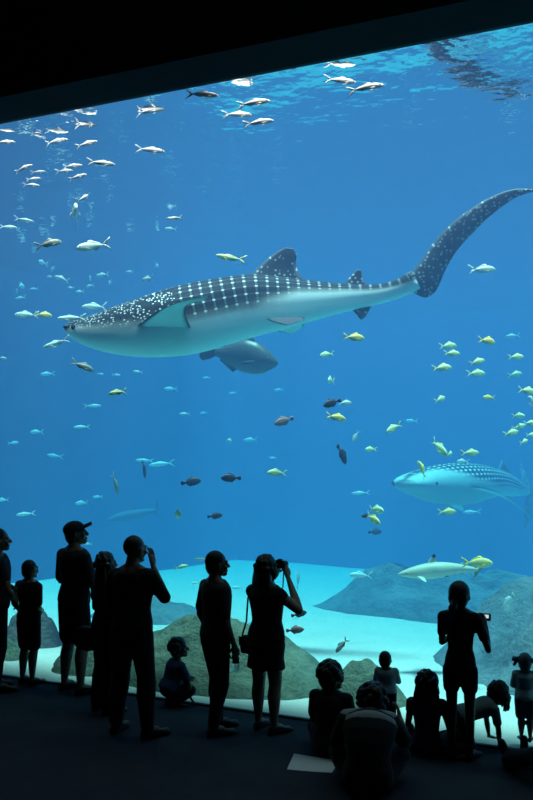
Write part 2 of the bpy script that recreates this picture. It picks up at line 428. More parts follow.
# ---------------------------------------------------------------- sharks
def whale_mat(dr=0.15, k1=120.0, k2=14.0, pale=(0.85, 0.88, 0.84), cut=.34):
    m = mat('spotted_whale_shark_skin', (0.05, 0.06, 0.08), 0.7, 0.08); t = NT(m)
    a = t.n('ShaderNodeAttribute'); a.attribute_name = 'skin'; sx = t.n('ShaderNodeSeparateXYZ'); t.l(a.outputs['Vector'], sx.inputs[0])
    X, TT, DK = sx.outputs            # x in body lengths, angle from the ridge of the back, 1 on the dark back
    # rows of dots crossed by pale bars on the trunk
    cx = t.math('MULTIPLY', X, 35.0); ty = t.math('MULTIPLY', TT, 4.1)
    fx = t.math('ABSOLUTE', t.math('SUBTRACT', t.math('FRACT', cx), 0.5)); fy = t.math('ABSOLUTE', t.math('SUBTRACT', t.math('FRACT', ty), 0.5))
    dd = t.math('SQRT', t.math('ADD', t.math('POWER', fx, 2.0), t.math('POWER', t.math('MULTIPLY', fy, 1.25), 2.0)))
    dots = t.math('LESS_THAN', dd, dr)
    bars = t.math('MULTIPLY', t.math('LESS_THAN', fx, 0.09), 0.12)
    bars = t.math('MAXIMUM', bars, t.math('MULTIPLY', t.math('LESS_THAN', fy, 0.1), 0.06))
    rows = t.math('MAXIMUM', dots, bars)
    # small crowded dots on the head and tail
    sc = t.n('ShaderNodeCombineXYZ'); t.l(t.math('MULTIPLY', X, k1), sc.inputs[0]); t.l(t.math('MULTIPLY', TT, k2), sc.inputs[1])
    vo = t.n('ShaderNodeTexVoronoi'); vo.inputs['Scale'].default_value = 1.0; vo.inputs['Randomness'].default_value = 0.7; t.l(sc.outputs[0], vo.inputs['Vector'])
    small = t.math('LESS_THAN', vo.outputs['Distance'], 0.32)
    head = t.math('LESS_THAN', X, cut)
    tail = t.math('GREATER_THAN', X, 0.985)
    ht = t.math('MAXIMUM', head, tail)
    sp = t.math('ADD', t.math('MULTIPLY', rows, t.math('SUBTRACT', 1.0, ht)), t.math('MULTIPLY', small, ht))
    n = t.noise(14, 4, 0.6, t.coord())
    back = t.mix(n, (0.007, 0.010, 0.018), (0.022, 0.027, 0.040))
    spotted = t.mix(t.math('MULTIPLY', sp, 0.8), back, (0.72, 0.74, 0.74))
    c = t.mix(DK, pale, spotted)
    t.l(c, t.b.inputs['Base Color'])
    return m
def whale_fin_mat():
    m = mat('spotted_fin_skin', (0.04, 0.05, 0.07), 0.55, 0.25); t = NT(m)
    vo = t.n('ShaderNodeTexVoronoi'); vo.inputs['Scale'].default_value = 17.0; vo.inputs['Randomness'].default_value = 0.75; t.l(t.coord(), vo.inputs['Vector'])
    sp = t.math('LESS_THAN', vo.outputs['Distance'], 0.3)
    c = t.mix(t.math('MULTIPLY', sp, 0.75), t.mix(t.noise(6, 4, .6, t.coord()), (0.035, 0.042, 0.06), (0.085, 0.09, 0.11)), (0.6, 0.62, 0.62)); t.l(c, t.b.inputs['Base Color'])
    return m
def two_side_mat(name, top, under):
    """dark on the upper side of a fin, pale on the lower; the side is fixed to the mesh"""
    m = mat(name, under, 0.6, 0.2); t = NT(m)
    a = t.n('ShaderNodeAttribute'); a.attribute_name = 'side'
    t.l(t.mix(a.outputs['Fac'], under, top), t.b.inputs['Base Color']); return m
M.update(whale=whale_mat(), whale_pale=whale_mat(0.28, 60.0, 9.0, (0.40, 0.44, 0.42), .1), whale_fin=whale_fin_mat(), whale_pect=two_side_mat('pectoral_fin_skin', (0.03, 0.035, 0.05), (0.68, 0.72, 0.68)),
         dusky_fin=mat('dusky_fin_skin', (0.05, 0.055, 0.07), .7, .05), mouth=mat('dark_mouth_line', (0.03, 0.035, 0.045), 0.7, 0.1))
def shark_body(name, st, darkline, m, parent, ridges=True, N=90, A=56, sq=1.0, origin=Vector((0, 0, 0))):
    """st: stations (centre, half height, half width) nose to tail; darkline: (x share, angle) of the edge of the dark back"""
    cs = [Vector(s[0]) for s in st]; acc = [0.0]
    for a, b in zip(cs, cs[1:]): acc.append(acc[-1] + (b - a).length)
    Lt = acc[-1]; tab = [(acc[i] / Lt, *cs[i], st[i][1], st[i][2]) for i in range(len(st))]
    def cat(x):
        x = min(max(x, 0), 1)
        for i in range(len(tab) - 1):
            if x <= tab[i + 1][0] or i == len(tab) - 2:
                p0, p1, p2, p3 = tab[max(i - 1, 0)], tab[i], tab[i + 1], tab[min(i + 2, len(tab) - 1)]
                f = (x - p1[0]) / (p2[0] - p1[0]); r = []
                for k in range(1, 6):
                    h = p2[0] - p1[0]
                    m1 = (p2[k] - p0[k]) / (p2[0] - p0[0]) * h if p2[0] > p0[0] else 0
                    m2 = (p3[k] - p1[k]) / (p3[0] - p1[0]) * h if p3[0] > p1[0] else 0
                    r.append((2*f**3 - 3*f*f + 1) * p1[k] + (f**3 - 2*f*f + f) * m1 + (-2*f**3 + 3*f*f) * p2[k] + (f**3 - f*f) * m2)
                return r
    bm = bmesh.new(); rings = []; att = []
    for i in range(N + 1):
        x = (i / N) ** 1.12
        q = cat(x); q2 = cat(min(1, x + .01)); q1 = cat(max(0, x - .01))
        c = Vector(q[:3]); d = (Vector(q2[:3]) - Vector(q1[:3])).normalized()
        side = d.cross(Vector((0, 0, 1))).normalized(); up = side.cross(d)
        hz, hy = max(q[3], .004), max(q[4], .004); r = []
        tb = interp(darkline, x)[0]
        for j in range(A):
            th = 2 * PI * j / A; ab = th if th <= PI else 2 * PI - th
            f = 1.0
            if ridges and x > .12:
                k = min(1, (x - .12) * 6) * (1 - max(0, x - .8) * 3)
                for rt, amp in ((.42, .022), (.80, .028), (1.12, .03)):
                    f += amp * k * math.exp(-((ab - rt) / .07) ** 2)
            cs_, sn = math.cos(th), math.sin(th)
            cx = math.copysign(abs(sn) ** sq, sn); cz = math.copysign(abs(cs_) ** (sq if cs_ > 0 else sq), cs_)
            r.append(c + up * (cz * hz * f) + side * (cx * hy * f) - origin)
            dk = 1 / (1 + math.exp(min(30, max(-30, (ab - tb) * 15)))) if x < .22 or x > .5 else 1 / (1 + math.exp(min(30, max(-30, (ab - tb) * 20))))
            att.append((x, ab, dk))
        rings.append(r)
    loft(bm, rings); bmesh.ops.recalc_face_normals(bm, faces=bm.faces[:])
    o = from_bm(name, bm, m, parent)
    a = o.data.attributes.new('skin', 'FLOAT_VECTOR', 'POINT')
    for i, v in enumerate(att): a.data[i].vector = v
    return o, cat
def fin(name, secs, axis, m, parent, th=.05, origin=Vector((0, 0, 0)), n=8, sub=5, dark_axis=None):
    """secs in world space, smoothly resampled"""
    S2 = []; K = len(secs)
    for i in range(K - 1):
        p = [secs[max(i - 1, 0)], secs[i], secs[i + 1], secs[min(i + 2, K - 1)]]
        for s in range(sub):
            f = s / sub; r = []
            for e in (0, 1):
                a, b, c, d = [Vector(q[e]) for q in p]
                r.append(0.5 * ((2 * b) + (c - a) * f + (2 * a - 5 * b + 4 * c - d) * f * f + (3 * b - a - 3 * c + d) * f ** 3) - origin)
            S2.append(tuple(r))
    S2.append((Vector(secs[-1][0]) - origin, Vector(secs[-1][1]) - origin))
    bm = bmesh.new(); foil(bm, S2, axis, th, n)
    o = from_bm(name, bm, m, parent)
    if dark_axis is not None:
        a = o.data.attributes.new('side', 'FLOAT', 'POINT'); ax = Vector(dark_axis)
        L2 = 2 * n; 
        for v in o.data.vertices: a.data[v.index].value = 1.0 if v.normal.dot(ax) > 0 or v.index % L2 == 0 else 0.0
    return o

# the great whale shark crossing the middle of the window
D1 = 12.9
def dep1(px): return D1 - 0.6 * max(0, (px - 330) / 200) ** 1.5 + 0.25 * max(0, (150 - px) / 80) ** 2
st1 = [(66.5, 326, 331, 1.0), (70, 323.2, 334.5, 1.7), (77, 320.3, 339.5, 1.75), (90, 316.5, 346.8, 1.55), (105, 312, 352, 1.4), (125, 304.8, 356, 1.25), (150, 296.5, 357.5, 1.12), (175, 288.5, 356.3, 1.02), (200, 282.5, 351.5, .95),
       (231, 277, 342, .88), (254, 274.5, 336, .85), (279, 276.5, 330, .82), (304, 279.5, 323, .8), (342, 283.5, 312.5, .78), (380, 284, 303.5, .75), (399, 279, 297.5, .7), (416, 269.5, 290, .6)]
O1 = at(200, 317, D1)
whale = tag(empty('whale_shark', O1), 'huge spotted whale shark swimming left across the middle of the tank', 'whale shark')
S1 = []
for px, yt, yb, wf in st1:
    d = dep1(px); a, b = at(px, yt, d), at(px, yb, d); hz = (a - b).length / 2
    S1.append(((a + b) / 2, hz, hz * wf))
dl1 = [(0, 2.2), (.03, 1.75), (.06, 1.5), (.12, 1.55), (.2, 1.6), (.28, 1.62), (.36, 1.7), (.54, 1.74), (.61, 1.5), (.67, 1.28), (.8, 1.2), (.92, 1.3), (1, 1.7)]
body1, cat1 = shark_body('body', S1, dl1, M['whale'], whale, origin=O1, sq=.92)
P1 = lambda px, py, off=0.0: at(px, py, dep1(px) - off)
fin('caudal_fin', [(P1(409, 276), P1(410, 290)), (P1(416, 267), P1(424, 297.5)), (P1(424, 256), P1(436, 291)), (P1(433, 243), P1(445, 271)), (P1(445, 229.5), P1(456, 252)), (P1(458, 218), P1(470, 236)), (P1(475, 206), P1(486, 219.5)), (P1(495, 195), P1(503, 206)), (P1(515, 189), P1(518, 196.5)), (P1(536, 189.5), P1(536, 191))], (0, 1, 0), M['whale_fin'], whale, .045, O1)
fin('dorsal_fin', [(P1(245, 279), P1(301, 283)), (P1(250, 275.5), P1(303, 279.5)), (P1(256, 269), P1(298, 271)), (P1(266, 260), P1(296, 262)), (P1(276, 252.5), P1(296.5, 254)), (P1(285, 247.6), P1(293.5, 248.6))], (0, 1, 0), M['whale_fin'], whale, .04, O1)
fin('rear_dorsal_fin', [(P1(344, 285), P1(366, 285)), (P1(350, 277), P1(363, 278)), (P1(358, 269), P1(361.5, 270.5))], (0, 1, 0), M['whale_fin'], whale, .05, O1)
fin('anal_fin', [(P1(351, 308), P1(374, 302)), (P1(355, 313), P1(370, 309)), (P1(361, 320), P1(365, 317.5))], (0, 1, 0), M['whale_fin'], whale, .05, O1)
fin('pectoral_fin', [(P1(122, 336, .1), P1(196, 340, .1)), (P1(134, 328, .36), P1(192, 330, .4)), (P1(148, 318, .85), P1(186, 316, .8)), (P1(163, 308.5, 1.2), P1(186, 306.5, 1.15)), (P1(180, 301.5, 1.6), P1(194, 303, 1.6)), (P1(196, 298, 1.9), P1(203, 300.5, 1.9)), (P1(207, 296, 2.1), P1(208, 297.5, 2.1))], (0, .5, 1), M['whale_pect'], whale, .03, O1, dark_axis=(0.1, .35, 1))
fin('pectoral_fin', [(P1(168, 349, -.2), P1(205, 345, -.2)), (P1(185, 351, -.7), P1(212, 347, -.7)), (P1(205, 350, -1.2), P1(222, 347.5, -1.2)), (P1(228, 347, -1.7), P1(236, 345.5, -1.7))], (0, -.3, 1), M['whale_pect'], whale, .03, O1, dark_axis=(0, 0, 1))
fin('pelvic_fin', [(P1(266, 319, .42), P1(301, 316.5, .35)), (P1(273, 322, .65), P1(305, 318.2, .6)), (P1(287, 325.5, .85), P1(303, 320, .8))], (0, .6, 1), M['dusky_fin'], whale, .04, O1)
fin('pelvic_fin', [(P1(270, 328, 0), P1(300, 322, 0)), (P1(281, 332, -.2), P1(304, 324, -.2)), (P1(290, 334, -.35), P1(303, 327, -.35))], (0, -.4, 1), M['whale_pect'], whale, .05, O1, dark_axis=(0, .2, 1))
def line_tube(name, pts, r, m, parent, origin):
    bm = bmesh.new(); rings = []
    for i, p in enumerate(pts):
        d = (pts[min(i + 1, len(pts) - 1)] - pts[max(i - 1, 0)]).normalized(); s = d.cross(Vector((0, 0, 1))).normalized(); u = s.cross(d)
        k = r * (0.3 if i in (0, len(pts) - 1) else 1)
        rings.append([p - origin + s * k * math.cos(a) + u * k * math.sin(a) for a in [2 * PI * j / 8 for j in range(8)]])
    loft(bm, rings); return from_bm(name, bm, m, parent)
def ball(name, c, r, m, parent, sc=(1, 1, 1)):
    bm = bmesh.new(); bmesh.ops.create_uvsphere(bm, u_segments=16, v_segments=10, radius=r)
    for v in bm.verts: v.co = Vector((v.co.x * sc[0], v.co.y * sc[1], v.co.z * sc[2])) + c
    return from_bm(name, bm, m, parent)
def on_body(cat, x, th, origin, lift=0.0, sq=.92):
    q = cat(x); q2 = cat(min(1, x + .01)); q1 = cat(max(0, x - .01)); c = Vector(q[:3])
    d = (Vector(q2[:3]) - Vector(q1[:3])).normalized(); side = d.cross(Vector((0, 0, 1))).normalized(); up = side.cross(d)
    cs_, sn = math.cos(th), math.sin(th)
    return c + up * (math.copysign(abs(cs_) ** sq, cs_) * (q[3] + lift)) + side * (math.copysign(abs(sn) ** sq, sn) * (q[4] + lift)) - origin
near = 1 if on_body(cat1, .1, PI / 2, O1).y < on_body(cat1, .1, -PI / 2, O1).y else -1
line_tube('mouth', [on_body(cat1, .004 + .035 * (abs(k) / 5) ** 1.5, near * (1.45 + 0.0 * k) if k > 0 else -near * 1.45, O1, .004) + O1 for k in (5, 4, 3, 2, 1)], .022, M['mouth'], whale, O1)
for s in (1, -1): ball('eye', on_body(cat1, .058, s * 1.5, O1), .035, M['eye'], whale)
for s in (1, -1):
    for k in range(5):
        x = .16 + .015 * k
        line_tube('gill_slit', [on_body(cat1, x + .004 * math.sin(t * 2), s * (1.05 + t * .3), O1, .001) + O1 for t in (0, .25, .5, .75, 1)], .007, M['mouth'], whale, O1)

# the second whale shark, nearer the back wall
def P2(px, py, d): return at(px, py, d)
st2 = [(405, 479.5, 488.5, 18.3, 2.6), (409, 475.5, 492, 18.45, 2.2), (418, 471, 497, 18.7, 1.5), (432, 466.3, 502, 19.0, 1.2), (448, 463.5, 505, 19.4, 1.08), (466, 463, 504.5, 19.9, 1.0), (483, 465, 500, 20.5, .92), (498, 469.5, 496, 21.1, .85), (511, 476, 496.5, 21.8, .8), (520, 482, 496, 22.4, .75), (527, 487, 495.5, 23.0, .7)]
O2 = at(460, 484, 20)
whale2 = tag(empty('whale_shark', O2), 'second whale shark, pale blue, swimming in with a closed wide mouth near the right edge', 'whale shark')
S2_ = []
for px, yt, yb, d, wf in st2:
    a, b = at(px, yt, d), at(px, yb, d); hz = (a - b).length / 2; S2_.append(((a + b) / 2, hz, hz * wf))
dl2 = [(0, .1), (.12, .4), (.22, .9), (.34, 1.35), (.55, 1.7), (.8, 1.7), (1, 1.4)]  # pale head top stands in for sun on it; dark back starts behind
body2, cat2 = shark_body('body', S2_, dl2, M['whale_pale'], whale2, origin=O2, sq=.9)
fin('pectoral_fin', [(P2(466, 486, 19.3), P2(490, 492, 19.8)), (P2(484, 488, 18.8), P2(499, 496, 19.2)), (P2(504, 495.5, 18.6), P2(512, 503, 18.8)), (P2(527, 513, 18.4), P2(528, 514.5, 18.4))], (0, .5, 1), M['whale_pect'], whale2, .04, O2, dark_axis=(.3, .3, 1))
fin('pectoral_fin', [(P2(445, 503, 20.0), P2(462, 503, 20.4)), (P2(455, 508, 20.4), P2(464, 507, 20.6)), (P2(461, 511, 20.7), P2(464, 510, 20.8))], (0, -.3, 1), M['whale_pect'], whale2, .04, O2, dark_axis=(0, 0, 1))
fin('dorsal_fin', [(P2(497, 471, 21), P2(514, 478, 21.8)), (P2(500, 464, 21.1), P2(510, 471, 21.5)), (P2(502, 459.5, 21.2), P2(504, 461, 21.3))], (-.5, .8, 0), M['whale_fin'], whale2, .05, O2)
fin('caudal_fin', [(P2(524, 527, 23.1), P2(526, 530, 23.2)), (P2(524, 511, 23.0), P2(531, 513, 23.2)), (P2(525, 496, 22.9), P2(532, 498, 23.2)), (P2(524, 486, 22.9), P2(531, 488, 23.2)), (P2(521.5, 475, 23.1), P2(527, 476, 23.3)), (P2(520, 463, 23.3), P2(522, 463.5, 23.4))], (-.5, .8, 0), M['whale_fin'], whale2, .05, O2)
near2 = 1 if on_body(cat2, .1, PI / 2, O2).x < on_body(cat2, .1, -PI / 2, O2).x else -1
line_tube('mouth', [on_body(cat2, x, near2 * th, O2, .01, .9) + O2 for x, th in ((.16, 1.35), (.11, 1.4), (.07, 1.42), (.035, 1.45), (.012, 1.45), (.004, 1.5), (.002, 2.0))], .035, M['mouth'], whale2, O2)
for s in (1, -1): ball('eye', on_body(cat2, .1, s * 1.5, O2), .035, M['eye'], whale2)

# blacktip reef shark low over the rocks
def tip_mat():
    m = mat('grey_green_shark_skin', (0.3, 0.33, 0.27), 0.5, 0.3); t = NT(m)
    a = t.n('ShaderNodeAttribute'); a.attribute_name = 'skin'; sx = t.n('ShaderNodeSeparateXYZ'); t.l(a.outputs['Vector'], sx.inputs[0])
    t.l(t.mix(sx.outputs[2], (0.75, 0.75, 0.66), (0.30, 0.32, 0.25)), t.b.inputs['Base Color']); return m
M.update(hazy_shark=mat('slate_shark_skin', (0.07, 0.10, 0.13), .8, .05), reef=tip_mat(), reef_fin=mat('grey_green_fin', (0.3, 0.33, 0.28), .6, .2), tip=mat('black_fin_tip', (0.01, 0.01, 0.012), .6, .2))
DB = behind(440, 3.2)
st3 = [(398, 573.5, 575.5), (403, 571, 576.5), (413, 567, 578.2), (426, 563.5, 579), (440, 562, 577.5), (454, 563, 574.5), (466, 565.5, 572.5), (478, 568, 571.2)]
O3 = at(438, 570, DB)
reef = tag(empty('reef_shark', O3), 'small grey shark with black-tipped fins gliding left above the girl holding a device', 'shark')
S3 = []
for px, yt, yb in st3:
    a, b = at(px, yt, DB), at(px, yb, DB); hz = (a - b).length / 2; S3.append(((a + b) / 2, hz, hz * .95))
body3, cat3 = shark_body('body', S3, [(0, 1.5), (.5, 1.6), (1, 1.7)], M['reef'], reef, ridges=False, N=50, A=28, origin=O3)
P3 = lambda px, py, off=0: at(px, py, DB - off)
d = fin('dorsal_fin', [(P3(427, 564.5), P3(437, 563.5)), (P3(429.5, 559.5), P3(436, 560)), (P3(432, 556.5), P3(435.5, 557))], (0, 1, 0), M['reef_fin'], reef, .05, O3)
fin('fin_tip', [(P3(431.6, 556.8), P3(435.7, 557.2)), (P3(433.5, 554), P3(435.2, 554.2))], (0, 1, 0), M['tip'], d, .09, O3)
d = fin('rear_dorsal_fin', [(P3(459, 565.3), P3(464, 566)), (P3(461, 562.5), P3(464.5, 563.3))], (0, 1, 0), M['reef_fin'], reef, .05, O3)
d = fin('pectoral_fin', [(P3(417, 576, .1), P3(425, 577.5, .1)), (P3(421, 579.5, .2), P3(426, 580, .2)), (P3(425, 582, .28), P3(427, 582, .28))], (0, .5, 1), M['reef_fin'], reef, .05, O3)
fin('pectoral_fin', [(P3(419, 575, -.1), P3(427, 576, -.1)), (P3(424, 577, -.22), P3(428, 578, -.22)), (P3(428, 579, -.3), P3(430, 579, -.3))], (0, .5, 1), M['reef_fin'], reef, .05, O3)
d = fin('pelvic_fin', [(P3(443, 575.2, .03), P3(448, 574.5, .03)), (P3(446, 577, .06), P3(449, 576.3, .06))], (0, 1, .3), M['tip'], reef, .06, O3)
d = fin('anal_fin', [(P3(458, 572, 0), P3(462, 571.5, 0)), (P3(460.5, 574, 0), P3(463.5, 573.3, 0))], (0, 1, 0), M['tip'], reef, .06, O3)
fin('caudal_fin', [(P3(474, 576.5), P3(476, 577)), (P3(474.5, 572), P3(479, 573)), (P3(476, 569), P3(482, 570)), (P3(481, 564.5), P3(487, 566)), (P3(488, 560), P3(491, 561))], (0, 1, 0), M['reef_fin'], reef, .05, O3)
for s in (1, -1): ball('eye', on_body(cat3, .1, s * 1.3, O3), .012, M['eye'], reef)

# a faint shark far off
DF = 24.0
st4 = [(107, 519, 520.5), (112, 516.5, 521.5), (122, 512, 521.5), (134, 510, 519.5), (145, 509, 516), (156, 508.5, 511.5)]
O4 = at(132, 515, DF); far = tag(empty('shark', O4), 'faint far-off shark shape above the head of the bald man', 'shark')
S4 = []
for px, yt, yb in st4:
    a, b = at(px, yt, DF), at(px, yb, DF); hz = (a - b).length / 2; S4.append(((a + b) / 2, hz, hz * .95))
shark_body('body', S4, [(0, 1.5), (1, 1.7)], M['hazy_shark'], far, ridges=False, N=24, A=16, origin=O4)
P4 = lambda px, py: at(px, py, DF)
fin('dorsal_fin', [(P4(127, 512), P4(136, 511)), (P4(133, 504), P4(136, 505))], (0, 1, 0), M['hazy_shark'], far, .05, O4)
fin('caudal_fin', [(P4(155, 516), P4(157, 516)), (P4(154, 510), P4(157, 510)), (P4(157, 500), P4(158, 501))], (0, 1, 0), M['hazy_shark'], far, .05, O4)

# ================================================================ fish
F_ = fish
# the silvery school under the water surface, upper left: px, py, length, metres behind the glass, yaw, pitch, bend, label
G1 = 'silvery fish in the school under the water surface'
for px, py, l, b, yaw, pit, bend, lab in [
    (202, 94.5, 34, .45, 8, 0, .15, 'silver fish directly under the black header, left of the pair'),
    (149, 111, 31, 1.1, -14, 5, .3, 'slender silver fish high between the school and the header'),
    (150, 150, 30, 1.3, 10, -3, .1, 'lone silver fish below and right of the school, level'),
    (253, 103, 35, .9, -10, 5, .25, 'upper silver fish of the three bunched right of centre'),
    (237, 114.5, 31, 1.2, 12, 4, .2, 'middle silver fish of the three bunched right of centre'),
    (258, 122.5, 32, 1.0, -8, 6, .2, 'lowest silver fish of the three bunched right of centre'),
    (340, 80.5, 34, 1.0, 10, -2, .1, 'upper silver fish of the pair close to the header'),
    (365, 88, 38, .9, -12, 7, .3, 'lower and larger silver fish of the pair close to the header'),
    (56, 141.5, 25, 1.4, -12, 8, .3, 'silver fish left in the second row of the school'),
    (86, 125, 26, 1.2, 10, 9, .3, 'topmost silver fish of the school at upper left'),
    (86, 144, 24, 1.3, -10, 12, .2, 'silver fish under the topmost one, nose raised'),
    (101, 163, 28, 1.0, 14, -2, .1, 'pale silver fish at the right end of the school'),
    (5, 142, 20, 1.1, 8, 3, .2, 'silver fish half cut off by the left frame edge'),
    (23, 168.5, 20, 1.1, -14, 20, .3, 'silver fish climbing at the left of the school'),
    (38, 172, 15, 1.9, 12, 8, .2, 'smaller silver fish right beside the climbing one'),
    (33, 179, 16, 1.6, -8, 4, .3, 'upper of two silver fish stacked below the climbing one'),
    (31, 185, 17, 1.2, 10, 0, .3, 'lower of two silver fish stacked below the climbing one'),
    (72, 166, 21, 1.5, -10, 2, .2, 'upper silver fish of the tight trio in the school'),
    (64, 171, 18, 1.7, 12, 8, .2, 'dimmer silver fish tucked under the tight trio'),
    (77, 177, 20, 1.3, -12, 14, .3, 'lowest silver fish of the tight trio, nose raised'),
    (36, 128, 13, 2.4, 10, 8, .2, 'dim grey fish just under the header near the left corner'),
    (24, 131, 12, 2.6, 10, 0, .2, 'dimmest grey fish left of the dim pair near the left corner')]:
    F_('silver_fish', 'silver', 'silver', px, py, l, b, yaw, lab, group=G1, pitch=pit, bend=bend)
G2 = 'pale blue fish left of the big whale shark'
for k, skin, px, py, l, b, yaw, pit, bend, lab in [
    ('silver', 'jack', 8, 227, 18, 2.2, 6, -3, .1, 'pale fish by the left frame edge above the olive fish'),
    ('silver', 'jack', 24, 220, 20, 2.6, 14, -8, .1, 'pale fish slanting down, upper right of the frame edge one'),
    ('jack', 'olive', 48, 244, 27, 1.0, 14, 14, .3, 'grey olive fish facing the blue trevally, swimming right'),
    ('jack', 'jack', 94, 246, 34, 1.2, 196, -12, .3, 'large pale blue trevally swimming left, beside the olive fish'),
    ('jack', 'jack', 76, 214, 22, 1.8, -80, 0, .1, 'round bluish fish seen head-on under the school'),
    ('silver', 'silver', 83, 198, 13, 1.4, 60, 30, .3, 'small silver fish diving above the head-on bluish fish'),
    ('jack', 'jack', 62, 279, 17, 5.0, 170, 18, .2, 'pale blurred fish in the slanting chain of far fish, largest'),
    ('jack', 'jack', 27, 315, 24, 2.6, 186, 0, .1, 'pale blue fish nose to tail with the yellow fish, left one'),
    ('jack', 'jack', 95, 307, 26, 3.0, 172, 0, .3, 'pale blue fish hovering over the whale shark snout'),
    ('silver', 'jack', 72, 318, 28, 2.0, 192, -4, .3, 'pale arched fish touching the whale shark snout'),
    ('silver', 'jack', 57, 343, 30, 1.9, 168, -16, .1, 'pale long fish just ahead of the whale shark mouth'),
    ('jack', 'olive', 82, 366, 24, 1.4, 14, -22, .2, 'beige fish heading down right below the whale shark snout'),
    ('jack', 'green', 118, 392.5, 19, 0.9, 165, -8, .1, 'bright little fish swimming left under the shark chin'),
    ('silver', 'silver', 175, 218, 17, 1.6, 160, 0, .5, 'small pale arched fish above the whale shark back'),
    ('jack', 'jack', 148, 279, 14, 4.0, 130, 0, .2, 'roundish pale fish just above the whale shark back'),
    ('silver', 'green', 231, 258, 31, 1.3, 194, 6, .35, 'shiny green-white fish swimming left above the dorsal ridge')]:
    F_('fish', k, skin, px, py, l, b, yaw, lab, group=G2, pitch=pit, bend=bend)
# small, hazy fish far back
G3 = 'small hazy fish far back in the water'
random.seed(5)
for px, py, l, b, yaw, lab in [
    (33, 237, 9, 7, 150, 'hazy fish above and left of the olive fish'), (101, 235, 12, 7, 150, 'hazy fish right above the blue trevally'),
    (43, 263, 8, 7, -110, 'hazy fish at the upper end of the slanting chain'), (53, 269, 9, 7, 120, 'second hazy fish down the slanting chain'),
    (50, 277, 8, 8, 140, 'hazy fish left of the largest fish of the chain'), (71, 288, 9, 7, 150, 'hazy fish next to last in the slanting chain'),
    (80, 292, 11, 7, 150, 'hazy fish at the lower end of the slanting chain'), (90, 278, 8, 7, 100, 'hazy fish, upper of two beside the chain'),
    (90, 286, 10, 8, 150, 'hazy fish, lower of two beside the chain'), (103, 275, 14, 6, 160, 'hazy longer fish up right of the chain'),
    (110, 283, 8, 7, 110, 'hazy fish under the longer one up right of the chain'), (21, 286, 8, 8, 90, 'hazy fish, top of the cluster above the yellow fish'),
    (17, 291, 8, 8, 110, 'hazy fish, left of the cluster above the yellow fish'), (21, 298, 12, 7, 160, 'hazy fish, lowest of the cluster above the yellow fish'),
    (34, 289, 9, 9, 170, 'hazy fish right of the cluster above the yellow fish'), (130, 272, 9, 8, 150, 'hazy fish over the shark back, left of the roundish one'),
    (157, 266, 7, 8, 90, 'tiny hazy fish up right of the roundish one'), (171, 229, 12, 6, 190, 'hazy fish under the small arched fish'),
    (48, 374, 15, 9, 180, 'hazy fish left below the beige fish'), (92, 406, 18, 7, 5, 'hazy fish below left of the bright little fish'),
    (138, 372, 10, 6, 190, 'hazy round fish under the whale shark jaw'), (116, 375, 9, 8, 10, 'hazy fish left of the round one under the jaw'),
    (100, 374, 7, 9, 10, 'tiny hazy fish right of the beige fish'), (17, 357, 9, 10, 10, 'very faint fish near the left edge under the yellow fish'),
    (2, 358, 9, 5, 10, 'greenish speck of a fish on the left frame edge'), (37, 432, 15, 8, 165, 'hazy fish in open water at left, nose up'),
    (13, 443, 10, 8, 30, 'hazy small fish nearest the left frame edge at mid height'), (82, 427, 17, 6, 186, 'hazy pale fish swimming left in open water'),
    (58, 443, 7, 11, 120, 'faint dot of a fish between the hazy open-water fish'), (55, 456, 19, 10, 160, 'faint long fish lowest in the open water at left'),
    (145, 460.5, 18, 8, 185, 'hazy slim fish, left one of the overlapping pair'), (162, 464, 26, 9, 185, 'hazy slim fish, right one of the overlapping pair'),
    (3, 500, 13, 7, 180, 'hazy fish at the left edge above the heads'), (26, 514, 20, 5, 180, 'hazy pale fish over the boy and leftmost person'),
    (82, 503, 14, 8, 170, 'hazy fish just over the cap brim'), (98, 497, 11, 10, 170, 'fainter hazy fish up right of the cap'),
    (88, 544, 9, 6, 180, 'pale small fish before the capped face'), (185, 414, 11, 6, 185, 'hazy small fish in open water left of the dark fish'),
    (171, 389, 14, 11, 180, 'very faint fish below the whale shark belly'), (204, 413, 8, 11, 160, 'very faint fish right of the hazy small one'),
    (207, 378, 9, 12, 160, 'very faint fish left under the grouper'), (233, 393, 8, 12, 180, 'very faint fish right under the grouper'),
    (279, 390, 10, 12, 160, 'very faint fish under the grouper snout'), (230, 441, 8, 4, 110, 'tiny bright upright fish above the dark fish trio'),
    (251, 440, 14, 11, 150, 'faint streak of a fish right of the tiny upright one'), (273, 458, 8, 10, 160, 'faint small fish above the solitary mint fish'),
    (361, 493, 19, 8, 180, 'hazy oval fish above the clustered yellow-green pair'), (513, 336, 14, 9, 160, 'faint ghostly fish above the right-hand pair'),
    (412, 421, 12, 12, 170, 'very faint fish right of the mint fish by mid right'), (472, 512, 17, 9, 150, 'faint fish right of the golden one under the second shark'),
    (238, 588, 12, 7, 180, 'hazy fish between the standing man and woman'), (196, 583, 9, 5, 200, 'small brownish fish left of the standing man')]:
    F_('small_fish', 'jack' if l < 16 else 'silver', 'jack', px, py, l, b, yaw, lab, group=G3, pitch=random.uniform(-6, 6), bend=random.uniform(-.2, .3))
